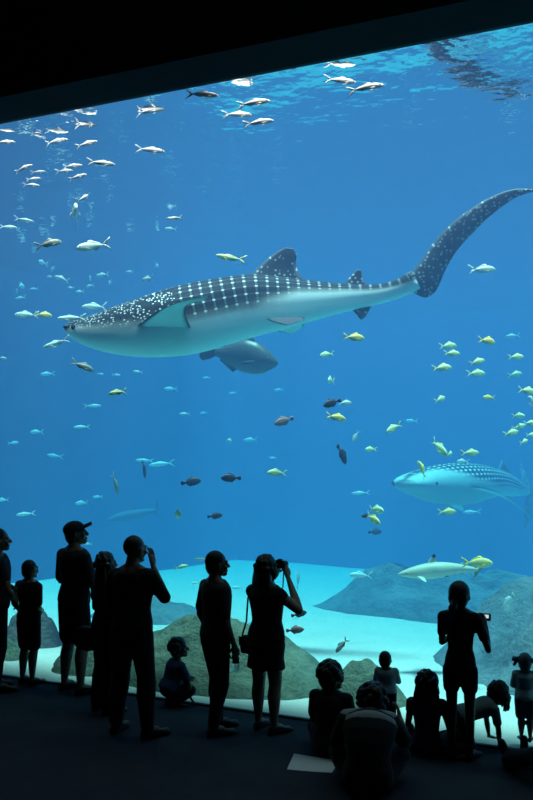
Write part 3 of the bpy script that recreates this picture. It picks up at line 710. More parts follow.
# yellow, green and dark fish
G4 = 'yellow and green fish at the right'
for nm, k, skin, px, py, l, b, yaw, pit, lab in [
    ('trevally', 'jack', 'jack', 482, 269.5, 29, 2.4, 8, 2, 'large pale blue fish swimming right under the whale shark tail fin'),
    ('golden_fish', 'deep', 'gold', 43.5, 315, 17, 2.4, 10, -6, 'yellow fish following the pale blue one at far left'),
    ('golden_fish', 'deep', 'gold', 354, 337.5, 22, 2.0, 12, -4, 'yellow-green fish under the whale shark tail stalk'),
    ('golden_fish', 'deep', 'gold', 336, 417.5, 21, 2.0, 10, -12, 'yellow fish under the dark fish, swimming right'),
    ('golden_fish', 'deep', 'gold', 487, 341, 20, 2.2, 25, -6, 'orange-yellow fish highest in the right-hand school'),
    ('golden_fish', 'deep', 'gold', 477, 563, 30, 2.6, -14, 0, 'big yellow fish behind the tail of the small reef shark'),
    ('golden_fish', 'deep', 'gold', 447, 512, 19, 4.0, 6, 0, 'yellowish fish under the belly of the second whale shark'),
    ('golden_fish', 'deep', 'gold', 422, 470, 11, 4.0, 110, 50, 'small golden fish over the snout of the second whale shark'),
    ('green_fish', 'deep', 'gold', 177, 514.5, 12, 3.2, -70, 0, 'small yellow fish seen head-on above the hazy water at left'),
    ('green_fish', 'deep', 'jack', 345, 403, 14, 2.4, 12, 0, 'pale bluish fish behind the tail of the dark fish'),
    ('green_fish', 'deep', 'green', 327, 354.5, 15, 3.2, 195, -10, 'little pale green fish left below the yellow-green one'),
    ('green_fish', 'deep', 'green', 331, 381, 11, 3.4, -110, 0, 'tiny mint fish seen head-on above the dark fish'),
    ('green_fish', 'deep', 'green', 371, 449.5, 13, 3.0, -150, 0, 'small round mint fish right of the diving dark fish'),
    ('green_fish', 'deep', 'jack', 356, 436, 12, 3.6, 150, -60, 'small pale fish pointing down with a reddish neighbour'),
    ('green_fish', 'deep', 'green', 277, 473, 20, 2.0, 188, 2, 'solitary bright mint fish swimming left in mid water'),
    ('green_fish', 'deep', 'green', 394, 428, 18, 2.4, 205, -25, 'mint and white fish diving to the left at mid right'),
    ('green_fish', 'deep', 'green', 376, 510, 14, 2.8, -60, 0, 'mint fish on top of the small mid-water cluster'),
    ('green_fish', 'deep', 'gold', 373, 519, 14, 2.4, -60, -20, 'pale yellow fish in the middle of the mid-water cluster'),
    ('green_fish', 'deep', 'green', 448, 346, 19, 3.4, 14, 4, 'dull mint fish behind the top pair of the school'),
    ('green_fish', 'deep', 'green', 452, 353.5, 17, 2.4, 8, -2, 'bright mint fish at the top of the school'),
    ('green_fish', 'deep', 'green', 442, 368, 21, 2.2, 10, 4, 'bright mint fish with a white belly, leftmost of its school'),
    ('green_fish', 'deep', 'green', 477, 362, 17, 2.8, 10, 14, 'mint fish, upper of the pair below the orange one'),
    ('green_fish', 'deep', 'green', 476, 373.5, 20, 3.6, 8, 0, 'mint fish, lower of the pair below the orange one'),
    ('green_fish', 'deep', 'green', 516, 357, 17, 3.2, 8, 2, 'mint fish, upper of the right-hand pair'),
    ('green_fish', 'deep', 'green', 515, 374.5, 16, 6.0, 10, 8, 'dim fish, lower of the right-hand pair'),
    ('green_fish', 'deep', 'green', 440, 399.5, 14, 3.2, 35, 16, 'mint fish alone halfway down to the second whale shark'),
    ('green_fish', 'deep', 'gold', 489, 397.5, 13, 3.0, 190, 0, 'yellow-green fish swimming left, with a forked tail'),
    ('green_fish', 'deep', 'green', 527, 391, 20, 2.2, 20, -8, 'pale fish cut by the right frame edge, topmost there'),
    ('green_fish', 'deep', 'jack', 531, 400, 14, 2.6, 60, -30, 'white-blue fish just under the topmost right-edge fish'),
    ('green_fish', 'deep', 'green', 518, 416, 11, 3.4, -50, 0, 'small mint fish on top of the right-edge cluster'),
    ('green_fish', 'deep', 'green', 511, 433, 17, 3.0, 15, 10, 'yellowish mint fish, left end of the right-edge cluster'),
    ('green_fish', 'deep', 'green', 519, 427, 15, 3.4, 10, 16, 'mint fish in the middle of the right-edge cluster'),
    ('green_fish', 'deep', 'green', 530, 423, 14, 3.0, 10, 0, 'mint fish cut by the edge in the right-edge cluster'),
    ('green_fish', 'deep', 'green', 524, 442, 12, 3.0, 40, 10, 'mint fish lowest in the right-edge cluster'),
    ('green_fish', 'deep', 'green', 531, 435, 11, 3.8, 20, 0, 'dim mint fish behind the lower right-edge cluster'),
    ('green_fish', 'deep', 'green', 439, 447.5, 16, 3.0, -60, -35, 'mint fish tilted upright, above the second whale shark snout'),
    ('green_fish', 'deep', 'green', 450, 454, 9, 3.6, 60, 0, 'smallest mint fish over the second whale shark snout'),
    ('green_fish', 'deep', 'green', 470, 453, 19, 2.8, 6, 0, 'green fish level above the second whale shark back'),
    ('green_fish', 'deep', 'jack', 463, 461.5, 13, 5.2, 180, 0, 'grey-blue fish riding on the second whale shark back'),
    ('pale_fish', 'jack', 'green', 181, 567, 14, 2.4, 8, 10, 'green-yellow fish right of the bald man above the sand'),
    ('pale_fish', 'silver', 'jack', 203, 559.5, 18, 4.0, 180, 4, 'pale slender fish touching the back of the man holding a bottle'),
    ('pale_fish', 'oval', 'jack', 509, 602, 13, 3.0, 115, -50, 'pale oval fish right of the girl holding a device'),
    ('pale_fish', 'jack', 'jack', 361, 575.5, 23, 5.0, 172, 0, 'pale fish over the far rock ridge')]:
    F_(nm, k, skin, px, py, l, b, yaw, lab, group=G4 if px > 400 else None, pitch=pit, bend=.15)
for skin, px, py, l, b, yaw, pit, lab in [
    ('rose', 284, 421, 20, 2.0, 192, -18, 'brownish dark fish swimming left, tail raised, in mid water'),
    ('dark', 332, 403, 19, 2.0, 196, -18, 'dark purple fish above the yellow one'),
    ('dark', 342, 454.5, 17, 2.2, 50, -52, 'dark fish diving nose down to the right'),
    ('dark', 231, 478, 20, 2.0, 186, 0, 'dark fish swimming left with a nicked tail, middle of the trio'),
    ('dark', 191, 482, 20, 2.4, 8, 8, 'dark fish at the left of the trio, swimming right'),
    ('dark', 215, 516, 15, 2.6, 20, 4, 'dark fish lowest of the trio'),
    ('dark', 366, 516, 10, 2.8, 190, 0, 'dark little fish left in the mid-water cluster'),
    ('dark', 375, 532, 14, 6.5, 20, 0, 'dim dark fish under the mid-water cluster'),
    ('dark', 299, 614, 16, 1.2, 8, 12, 'grey-purple fish by the elbow of the woman with a camera'),
    ('rose', 295, 630, 18, 1.0, -6, 6, 'rosy fish by the hip of the woman with a camera'),
    ('olive', 298, 581, 9, 7.0, 80, 50, 'small upright dark fish by the photographing arm'),
    ('olive', 342, 645, 18, 1.6, 150, -50, 'grey fish pointing up left over the small pointed rock'),
    ('olive', 115, 483, 12, 3.0, 70, -60, 'small olive fish upright above the capped man and long-haired woman'),
    ('dark', 144, 469.5, 8, 4.0, 80, -60, 'tiny dark upright fish under the overlapping hazy pair')]:
    F_('dark_fish' if skin != 'olive' else 'grey_fish', 'oval' if skin != 'olive' else 'jack', skin, px, py, l, b, yaw, lab, pitch=pit, bend=.1)
F_('grouper', 'grouper', 'grouper', 238, 356, 80, 5.7, -16, 'big dark grouper hanging under the whale shark, facing right', 'grouper', pitch=-10, bend=.12)

# ================================================================ people
V = Vector
def capsule(bm, p0, r0, p1, r1, seg=12):
    p0, p1 = V(p0), V(p1); d = p1 - p0
    if d.length < 1e-5: d = V((0, 0, 1e-4))
    L = d.length; d = d.normalized(); s = d.orthogonal().normalized(); u = d.cross(s); rings = []
    for k in range(4): a = PI / 2 * (1 - (k + .25) / 4.25); rings.append((p0 - d * r0 * math.sin(a), r0 * math.cos(a)))
    rings += [(p0, r0), (p0.lerp(p1, .5), (r0 + r1) / 2), (p1, r1)]
    for k in range(3, -1, -1): a = PI / 2 * (1 - (k + .25) / 4.25); rings.append((p1 + d * r1 * math.sin(a), r1 * math.cos(a)))
    loft(bm, [[c + s * r * math.cos(t) + u * r * math.sin(t) for t in [2 * PI * j / seg for j in range(seg)]] for c, r in rings])
def ellipsoid(bm, c, r, rot=None, seg=16):
    n0 = len(bm.verts); m = (rot or Matrix.Identity(3)).to_4x4(); c = V(c)
    res = bmesh.ops.create_uvsphere(bm, u_segments=seg, v_segments=seg * 2 // 3, radius=1)
    for v in res['verts']: v.co = c + m.to_3x3() @ V((v.co.x * r[0], v.co.y * r[1], v.co.z * r[2]))
def ellipse_loft(bm, rings, side, seg=20):
    """rings: (centre, half width along side, half depth)"""
    out = []; side = V(side); n = len(rings)
    for i, (c, rx, ry) in enumerate(rings):
        d = (V(rings[min(i + 1, n - 1)][0]) - V(rings[max(i - 1, 0)][0])).normalized()
        s = (side - d * side.dot(d)).normalized(); f = d.cross(s)
        out.append([V(c) + s * rx * math.cos(t) + f * ry * math.sin(t) for t in [2 * PI * j / seg for j in range(seg)]])
    loft(bm, out)
def remeshed(bm, voxel, smooth=2):
    me = bpy.data.meshes.new('tmp'); bmesh.ops.recalc_face_normals(bm, faces=bm.faces[:]); bm.to_mesh(me); bm.free()
    o = bpy.data.objects.new('tmp', me); C.objects.link(o)
    r = o.modifiers.new('r', 'REMESH'); r.mode = 'VOXEL'; r.voxel_size = voxel
    if smooth: q = o.modifiers.new('s', 'SMOOTH'); q.iterations = smooth; q.factor = .5
    dg = bpy.context.evaluated_depsgraph_get(); out = bpy.data.meshes.new_from_object(o.evaluated_get(dg))
    bpy.data.objects.remove(o); bpy.data.meshes.remove(me); out.materials.clear()
    return out
def joined(meshes):
    bm = bmesh.new()
    for m in meshes: bm.from_mesh(m); bpy.data.meshes.remove(m)
    return bm
def hand_shape(bm, w, d, n, ts, H, curl=.35, spread=.06):
    """palm, four unequal bent fingers and a thumb from the side of the palm"""
    d = V(d).normalized(); n = (V(n) - d * V(n).dot(d)).normalized(); s = d.cross(n) * ts; w = V(w)
    ellipse_loft(bm, [(w - d * .012 * H, .014 * H, .0115 * H), (w + d * .006 * H, .017 * H, .011 * H), (w + d * .03 * H, .0235 * H, .010 * H), (w + d * .05 * H, .0235 * H, .0085 * H), (w + d * .056 * H, .02 * H, .006 * H)], s)
    for i, k in enumerate((.92, 1.0, .94, .74)):
        off = (1.5 - i) * .0125 * H; p = w + d * (.05 if i < 3 else .045) * H + s * off; a = curl * .55
        for L, r0, r1 in ((.024, .0054, .005), (.016, .005, .0046), (.012, .0046, .004)):
            dd = (d * math.cos(a) + n * math.sin(a) + s * (1.5 - i) * spread).normalized(); q = p + dd * L * k * H
            capsule(bm, p, r0 * H, q, r1 * H, 8); p = q; a += curl
    p = w + d * .014 * H + s * .016 * H
    for L, r0, r1, a in ((.026, .0075, .0062, .75), (.019, .006, .0052, .45), (.013, .0052, .0045, .25)):
        dd = (d * math.cos(a) + s * math.sin(a) + n * (.35 + curl * .3)).normalized(); q = p + dd * L * H
        capsule(bm, p, r0 * H, q, r1 * H, 8); p = q
def cloth(name, col, rough=.85, dots=None):
    m = mat(name, col, rough, .1, sheen=.1); t = NT(m); v = t.coord()
    t.l(t.mix(t.noise(25, 4, .6, v), tuple(x * .75 for x in col), tuple(min(1, x * 1.15) for x in col)), t.b.inputs['Base Color'])
    t.bump(t.noise(16, 4, .6, v), .35, .01); return m
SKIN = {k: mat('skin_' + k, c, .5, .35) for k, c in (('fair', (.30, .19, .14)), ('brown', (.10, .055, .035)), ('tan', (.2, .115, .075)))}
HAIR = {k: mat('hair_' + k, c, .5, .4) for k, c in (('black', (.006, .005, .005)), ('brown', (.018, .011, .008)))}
for h in HAIR.values():
    t = NT(h); t.bump(t.noise(90, 3, .7, t.coord()), .5, .004)
EYEW = mat('eye_white', (.55, .55, .55), .2, .5)
SHOE = cloth('dark_shoe_leather', (.012, .012, .014), .5)
SOLE = mat('pale_shoe_sole', (.25, .25, .25), .6, .2)

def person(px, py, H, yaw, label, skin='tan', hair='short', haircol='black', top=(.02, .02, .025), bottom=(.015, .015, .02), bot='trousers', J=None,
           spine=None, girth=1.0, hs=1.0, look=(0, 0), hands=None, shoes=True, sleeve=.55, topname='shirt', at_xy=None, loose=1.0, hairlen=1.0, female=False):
    loc = floor_at(px, py) if at_xy is None else V(at_xy)
    root = empty('person', loc, math.radians(yaw))
    tag(root, label, 'person')
    g = girth; j = dict(pelvis=(0, 0, .53), neck=(0, -.004, .83), headc=(0, .012, .917),
             sh_r=(.104 * (1 if not female else .92), -.004, .788), sh_l=(-.104 * (1 if not female else .92), -.004, .788), el_r=(.135, -.012, .63), el_l=(-.135, -.012, .63), wr_r=(.135, .035, .49), wr_l=(-.135, .035, .49),
             hip_r=(.052, 0, .505), hip_l=(-.052, 0, .505), kn_r=(.06, .012, .28), kn_l=(-.06, .012, .28), an_r=(.062, -.012, .045), an_l=(-.062, -.012, .045), toe_r=(.075, .105, .012), toe_l=(-.075, .105, .012))
    j.update(J or {}); j = {k: V(v) * H for k, v in j.items()}
    P, N = j['pelvis'], j['neck']; Mid = (P + N) / 2 + (V(spine) * H if spine else V((0, .012 * H, 0)))
    ps = (j['hip_r'] - j['hip_l']).normalized(); ss = (j['sh_r'] - j['sh_l']).normalized()
    def sp(t): return P * (1 - t) ** 2 + (2 * Mid - (P + N) / 2) * 2 * t * (1 - t) + N * t * t
    wf = .93 if female else 1.0
    TR = [(-.14, .05, .045), (-.10, .078, .06), (0, .09 * (1.04 if female else 1), .068), (.15, .086, .065), (.32, .074 * wf, .056), (.5, .08 * wf, .06), (.7, .092 * wf, .064), (.84, .098 * wf, .06), (.93, .088 * wf, .05), (.99, .055, .042), (1.04, .034, .034)]
    def trings(a, b, infl, extra=0):
        out = []
        for t, rx, ry in TR:
            if t < a or t > b: continue
            c = sp(t) if t >= 0 else P + (P - sp(.1)).normalized() * (-t) * (N - P).length
            out.append((c, rx * H * g + infl, ry * H * g + infl))
        return out
    side = ((ps + ss) / 2).normalized()
    # body
    hc = j['headc']
    bm = bmesh.new(); ellipse_loft(bm, trings(-1, 2, 0), side)
    lim = lambda a, ra, b, rb, b2=bm: capsule(b2, j[a], ra * H, j[b], rb * H)
    for s in 'rl':
        capsule(bm, sp(.9) + (j['sh_' + s] - sp(.93)) * .4, .04 * H, j['sh_' + s], .030 * H * g)
        capsule(bm, N + (hc - N) * .12, .032 * H, j['sh_' + s] + V((0, 0, .002 * H)), .026 * H)
        lim('sh_' + s, .029 * g, 'el_' + s, .0215 * g)
        m_ = j['el_' + s].lerp(j['wr_' + s], .3); capsule(bm, j['el_' + s], .021 * H * g, m_, .0225 * H * g); capsule(bm, m_, .0225 * H * g, j['wr_' + s], .0145 * H)
        capsule(bm, P + (j['hip_' + s] - P) * .7, .05 * H * g, j['hip_' + s], .05 * H * g)
        lim('hip_' + s, .051 * g, 'kn_' + s, .033 * g)
        m_ = j['kn_' + s].lerp(j['an_' + s], .3); back = V((0, -.008 * H, 0)); capsule(bm, j['kn_' + s], .031 * H * g, m_ + back, .034 * H * g); capsule(bm, m_ + back, .034 * H * g, j['an_' + s], .019 * H)
        f = j['toe_' + s] - j['an_' + s]; f2 = j['an_' + s] + V((f.x, f.y, 0)) * .45 + V((0, 0, -.012 * H)) 
        heel = j['an_' + s] - V((f.x, f.y, 0)).normalized() * .018 * H; heel.z = j['an_' + s].z - .022 * H
        capsule(bm, heel, .019 * H, j['toe_' + s] + V((0, 0, .006 * H)), .014 * H); capsule(bm, j['an_' + s], .02 * H, f2, .02 * H)
    # neck and head
    hc = j['headc']; k = H * hs * 1.06 * (1 if H > 1.3 else 1.0)
    yawm = Matrix.Rotation(math.radians(look[0]), 3, 'Z') @ Matrix.Rotation(math.radians(look[1]), 3, 'X')
    hp = lambda x, y, z: hc + yawm @ V((x, y, z)) * k
    capsule(bm, N - (hc - N) * .25, .037 * H, hp(0, -.012, -.035), .034 * H)
    body_me = remeshed(bm, max(.009, H * .0068))
    bm = bmesh.new()
    ellipsoid(bm, hp(0, -.006, .014), (.0455 * k, .054 * k, .053 * k), yawm)
    ellipsoid(bm, hp(0, .008, -.02), (.036 * k, .043 * k, .045 * k), yawm)
    ellipsoid(bm, hp(0, .034, -.052), (.019 * k, .018 * k, .014 * k), yawm)
    for s in (1, -1):
        ellipsoid(bm, hp(s * .022, .036, -.018), (.014 * k, .013 * k, .014 * k), yawm)
        ellipsoid(bm, hp(s * .018, .046, .012), (.016 * k, .007 * k, .006 * k), yawm)
        ellipsoid(bm, hp(s * .045, -.004, -.004), (.006 * k, .011 * k, .018 * k), yawm @ Matrix.Rotation(s * -.25, 3, 'Z'))
    capsule(bm, hp(0, .050, .006), .0055 * k, hp(0, .062, -.017), .0085 * k, 8)
    for s in (1, -1): ellipsoid(bm, hp(s * .008, .056, -.019), (.006 * k, .006 * k, .005 * k), yawm, 8)
    ellipsoid(bm, hp(0, .050, -.0335), (.014 * k, .006 * k, .0035 * k), yawm, 10); ellipsoid(bm, hp(0, .0495, -.0395), (.012 * k, .006 * k, .004 * k), yawm, 10)
    capsule(bm, hp(0, -.012, -.03), .029 * H, N.lerp(hc, .3), .031 * H)
    head_me = remeshed(bm, .0055 if H > 1.2 else .004)
    ms = [body_me, head_me]
    for s, sg in (('r', 1), ('l', -1)):
        hd = (hands or {}).get(s, {}); dd = V(hd.get('d', tuple((j['wr_' + s] - j['el_' + s]).normalized()))); nn = V(hd.get('n', (-sg, .2, 0)))
        bm = bmesh.new(); fw = (j['wr_' + s] - j['el_' + s]).normalized()
        capsule(bm, j['wr_' + s] - fw * .03 * H, .0155 * H, j['wr_' + s], .0135 * H)
        hand_shape(bm, j['wr_' + s] + fw * .008 * H, dd, nn, hd.get('t', 1 if s == 'l' else -1) * hd.get('flip', 1), H * (1.0 if H > 1.2 else 1.05), hd.get('curl', .35))
        ms.append(remeshed(bm, .0035 if H > 1.2 else .0028, 1))
    bm = joined(ms); body = from_bm('body', bm, SKIN[skin], root)
    for s in (1, -1):
        e = ball('eye', hp(s * .0175, .0445, .002), .0078 * k, EYEW, root)
        ball('iris', hp(s * .0175, .0505, .002), .0036 * k, M['eye'], e)
    # top
    bm = bmesh.new(); inf = .019 * (H / 1.7) * loose
    tr_ = trings(-.12, .995, inf); ellipse_loft(bm, tr_, side)
    for s in 'rl':
        capsule(bm, N + (hc - N) * .02, .030 * H, j['sh_' + s] + V((0, 0, .004 * H)), .029 * H)
        capsule(bm, sp(.9) + (j['sh_' + s] - sp(.93)) * .4, .043 * H, j['sh_' + s], .035 * H * g + .002)
        if sleeve > 0:
            e = j['sh_' + s].lerp(j['el_' + s], min(1, sleeve)); capsule(bm, j['sh_' + s], .035 * H * g, e, (.034 if sleeve < 1 else .028) * H * g)
            if sleeve > 1: capsule(bm, j['el_' + s], .027 * H * g, j['el_' + s].lerp(j['wr_' + s], sleeve - 1), .022 * H)
    tm = cloth(topname + '_cloth', top); tmesh = remeshed(bm, max(.009, H * .007)); link(topname, tmesh, tm, root)
    # bottom
    bmat = cloth(bot + '_cloth', bottom); bm = bmesh.new()
    if bot in ('skirt',):
        Z = P.z; rr = [(P + V((0, 0, .03 * H)), .082 * H * g, .062 * H * g), (P - V((0, 0, .03 * H)), .104 * H * g, .08 * H * g), (P - V((0, 0, .1 * H)), .112 * H, .088 * H), (P - V((0, 0, .17 * H)), .122 * H, .095 * H)]
        ellipse_loft(bm, rr, side, 28)
    else:
        ellipse_loft(bm, trings(-1, .2, inf * .8), side)
        for s in 'rl':
            capsule(bm, P + (j['hip_' + s] - P) * .7, .056 * H * g, j['hip_' + s], .056 * H * g)
            t = {'trousers': 1, 'shorts': .82, 'hotpants': .42, 'flared': 1}[bot]
            kn = j['hip_' + s].lerp(j['kn_' + s], t); r1 = {'trousers': .040, 'shorts': .052, 'hotpants': .056, 'flared': .042}[bot]
            capsule(bm, j['hip_' + s], .057 * H * g, kn, r1 * H * g)
            if t == 1:
                an = j['kn_' + s].lerp(j['an_' + s], .93); m_ = j['kn_' + s].lerp(j['an_' + s], .32) + V((0, -.008 * H, 0)); capsule(bm, kn, .042 * H * g, m_, .043 * H * g); capsule(bm, m_, r1 * H * g, an, (.030 if bot == 'trousers' else .045) * H * g)
    link(bot if bot != 'hotpants' else 'shorts', remeshed(bm, max(.009, H * .007)), bmat, root)
    # shoes
    if shoes:
        for s in 'rl':
            bm = bmesh.new(); a, to = j['an_' + s], j['toe_' + s]; f = V((to.x - a.x, to.y - a.y, 0))
            if f.length < .01: f = V((0, .1, 0))
            fn = f.normalized(); sd = fn.cross(V((0, 0, 1))); h0 = a - fn * .03 * H; zz = min(a.z - .045 * H, to.z - .012 * H) if abs(a.z - to.z) < .06 * H else None
            if zz is None: bm.free(); continue
            ring = []
            for t, wd, ht in ((-.035, .012, .03), (-.03, .02, .042), (0, .024, .052), (.04, .025, .046), (.08, .029, .03), (.11, .027, .022), (.128, .018, .016), (.134, .008, .008)):
                c = V((a.x, a.y, zz)) + fn * t * H + V((0, 0, ht * H / 2)); ring.append([c + sd * wd * H * math.cos(q) * (1 if math.sin(q) > -.5 else .95) + V((0, 0, 1)) * ht * H / 2 * math.copysign(abs(math.sin(q)) ** .7, math.sin(q)) for q in [2 * PI * i / 18 for i in range(18)]])
            loft(bm, ring); bmesh.ops.recalc_face_normals(bm, faces=bm.faces[:]); from_bm('shoe', bm, SHOE, root)
    # hair
    hm = HAIR[haircol]; bm = bmesh.new(); rnd = random.Random(int(px * 7 + py))
    th = {'short': .004, 'bald': .0015, 'curly': .012, 'afro': .012, 'long': .01, 'cap': .004, 'ponytail': .007, 'pigtails': .007, 'dreads': .01}[hair]
    ellipsoid(bm, hp(0, -.012, .018), ((.044 + th) * k, (.050 + th) * k, (.051 + th) * k), yawm, 24)
    if hair != 'bald': ellipsoid(bm, hp(0, -.028, -.008), ((.042 + th) * k, (.032 + th) * k, (.045 + th) * k), yawm, 20)
    if hair in ('curly', 'afro', 'dreads', 'long'):
        for i in range(70 if hair != 'long' else 30):
            a = rnd.uniform(0, 2 * PI); z = rnd.uniform(-.35, 1); r = math.sqrt(max(0, 1 - z * z)); x_, y_ = r * math.cos(a), r * math.sin(a)
            if y_ > .55 and z < .45: continue
            ellipsoid(bm, hp(x_ * (.042 + th), -.016 + y_ * (.047 + th), .014 + z * (.046 + th)), ((.011 + th * .3) * k,) * 3, None, 8)
    if hair == 'long' or hair == 'curly':
        L = hairlen
        for i in range(26):
            x_ = rnd.uniform(-1, 1); p0 = hp(x_ * .045, -.035 - .012 * (1 - x_ * x_), .0); p1 = p0 + V((x_ * .015, -.012 * (1 - abs(x_)), -.07 * L)) * k; p2 = p1 + V((x_ * .012, -.004, -(.06 + rnd.uniform(-.02, .02)) * L)) * k
            capsule(bm, p0, .016 * k, p1, .015 * k, 8); capsule(bm, p1, .015 * k, p2, .007 * k, 8)
        for s in (1, -1):
            p0 = hp(s * .046, .0, .01); p1 = p0 + V((s * .012, -.005, -.075 * L)) * k; capsule(bm, p0, .014 * k, p1, .013 * k, 8)
    if hair == 'ponytail':
        p0 = hp(-.0, -.055, -.005); p1 = hp(-.012, -.075, -.045); p2 = hp(-.018, -.07, -.11)
        capsule(bm, p0, .014 * k, p1, .022 * k); capsule(bm, p1, .022 * k, p2, .01 * k)
    if hair == 'pigtails':
        for s in (1, -1):
            for q in range(9):
                capsule(bm, hp(s * .045, -.02, .035), .012 * k, hp(s * (.078 + rnd.uniform(-.01, .012)), -.02 + rnd.uniform(-.02, .02), .02 + rnd.uniform(-.04, .03)), .009 * k, 8)
    if hair == 'dreads':
        for q in range(34):
            a = rnd.uniform(-2.9, 2.9); p0 = hp(math.sin(a) * .045, -.012 + math.cos(a) * .045, .02); p1 = p0 + V((math.sin(a) * .02, math.cos(a) * .02, -.025)) * k; p2 = p1 + V((rnd.uniform(-.01, .01), rnd.uniform(-.01, .01), -rnd.uniform(.05, .085))) * k
            if math.cos(a) > .8: continue
            capsule(bm, p0, .011 * k, p1, .010 * k, 6); capsule(bm, p1, .010 * k, p2, .006 * k, 6)
    hmesh = remeshed(bm, .0065 if H > 1.2 else .005, 1); link('hair', hmesh, hm, root)
    return dict(root=root, j=j, hp=hp, k=k, yawm=yawm, H=H, sp=sp)
def to_world(q, p): return q['root'].location + Matrix.Rotation(q['root'].rotation_euler.z, 3, 'Z') @ V(p)
LONG = 'dark'
# --- the standing row, from the left
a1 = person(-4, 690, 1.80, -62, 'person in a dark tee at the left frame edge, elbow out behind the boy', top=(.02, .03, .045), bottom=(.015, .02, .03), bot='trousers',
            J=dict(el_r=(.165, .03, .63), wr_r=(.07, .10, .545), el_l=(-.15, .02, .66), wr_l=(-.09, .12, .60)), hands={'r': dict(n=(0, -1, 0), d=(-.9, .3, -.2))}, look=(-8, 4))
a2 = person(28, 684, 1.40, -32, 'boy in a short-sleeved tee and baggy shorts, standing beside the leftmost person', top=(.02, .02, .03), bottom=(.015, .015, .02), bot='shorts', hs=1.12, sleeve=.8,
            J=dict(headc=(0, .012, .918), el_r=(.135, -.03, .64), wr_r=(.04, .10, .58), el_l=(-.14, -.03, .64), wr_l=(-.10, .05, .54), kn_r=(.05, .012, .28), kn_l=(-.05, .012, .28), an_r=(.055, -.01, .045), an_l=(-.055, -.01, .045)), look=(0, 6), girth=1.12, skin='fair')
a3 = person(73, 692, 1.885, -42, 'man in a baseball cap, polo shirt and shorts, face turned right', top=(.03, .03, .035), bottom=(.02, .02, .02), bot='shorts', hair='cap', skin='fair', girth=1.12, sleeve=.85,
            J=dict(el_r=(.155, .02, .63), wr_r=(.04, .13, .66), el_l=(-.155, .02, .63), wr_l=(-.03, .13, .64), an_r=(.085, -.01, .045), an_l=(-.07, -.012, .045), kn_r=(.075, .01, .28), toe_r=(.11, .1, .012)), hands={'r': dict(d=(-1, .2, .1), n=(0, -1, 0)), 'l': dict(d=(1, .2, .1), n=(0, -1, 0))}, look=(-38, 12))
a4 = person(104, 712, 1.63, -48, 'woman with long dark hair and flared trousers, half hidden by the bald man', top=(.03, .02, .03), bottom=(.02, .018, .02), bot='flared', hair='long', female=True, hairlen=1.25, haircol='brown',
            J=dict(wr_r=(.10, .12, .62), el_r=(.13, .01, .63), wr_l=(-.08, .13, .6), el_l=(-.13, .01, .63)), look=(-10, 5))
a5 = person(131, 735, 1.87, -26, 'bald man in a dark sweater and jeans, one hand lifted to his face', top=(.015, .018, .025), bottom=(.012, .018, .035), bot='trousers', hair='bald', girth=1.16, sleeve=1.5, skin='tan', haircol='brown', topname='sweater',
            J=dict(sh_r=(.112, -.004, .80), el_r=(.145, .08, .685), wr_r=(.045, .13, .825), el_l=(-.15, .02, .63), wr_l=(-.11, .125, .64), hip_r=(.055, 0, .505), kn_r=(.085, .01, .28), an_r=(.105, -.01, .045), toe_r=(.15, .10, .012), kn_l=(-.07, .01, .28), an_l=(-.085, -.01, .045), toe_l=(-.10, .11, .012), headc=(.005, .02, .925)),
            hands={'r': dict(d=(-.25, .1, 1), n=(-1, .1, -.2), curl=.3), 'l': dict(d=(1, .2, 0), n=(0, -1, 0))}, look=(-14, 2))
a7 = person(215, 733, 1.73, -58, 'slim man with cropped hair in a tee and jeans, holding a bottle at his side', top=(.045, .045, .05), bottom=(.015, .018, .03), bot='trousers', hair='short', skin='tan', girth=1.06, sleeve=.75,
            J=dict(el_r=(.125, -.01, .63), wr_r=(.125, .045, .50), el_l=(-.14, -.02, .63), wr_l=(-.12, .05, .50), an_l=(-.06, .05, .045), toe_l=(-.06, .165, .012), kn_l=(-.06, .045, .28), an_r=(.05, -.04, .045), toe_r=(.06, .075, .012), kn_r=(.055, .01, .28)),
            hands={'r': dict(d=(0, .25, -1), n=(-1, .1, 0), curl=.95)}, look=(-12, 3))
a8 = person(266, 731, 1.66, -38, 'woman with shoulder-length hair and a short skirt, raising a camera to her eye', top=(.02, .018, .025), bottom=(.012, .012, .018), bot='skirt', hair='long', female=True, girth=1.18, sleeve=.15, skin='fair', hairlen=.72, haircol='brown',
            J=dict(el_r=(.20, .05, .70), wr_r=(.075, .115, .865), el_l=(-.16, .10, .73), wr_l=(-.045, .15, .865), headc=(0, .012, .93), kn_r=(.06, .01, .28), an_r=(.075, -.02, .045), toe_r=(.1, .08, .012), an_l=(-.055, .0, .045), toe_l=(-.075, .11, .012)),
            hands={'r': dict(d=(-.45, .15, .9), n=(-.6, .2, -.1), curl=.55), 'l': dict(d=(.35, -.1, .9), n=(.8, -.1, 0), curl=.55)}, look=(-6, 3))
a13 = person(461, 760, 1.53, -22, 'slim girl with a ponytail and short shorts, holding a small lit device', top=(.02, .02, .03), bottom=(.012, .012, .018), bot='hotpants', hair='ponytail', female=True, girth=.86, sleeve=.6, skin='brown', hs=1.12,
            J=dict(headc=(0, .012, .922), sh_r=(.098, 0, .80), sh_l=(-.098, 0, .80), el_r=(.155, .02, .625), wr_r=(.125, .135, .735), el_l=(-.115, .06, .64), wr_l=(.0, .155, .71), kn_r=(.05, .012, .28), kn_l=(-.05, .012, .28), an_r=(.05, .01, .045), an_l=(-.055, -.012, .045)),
            hands={'r': dict(d=(-.2, .7, .6), n=(-1, 0, .1), curl=.6), 'l': dict(d=(.8, .5, .1), n=(0, .2, 1), curl=.5)}, look=(-8, 2))
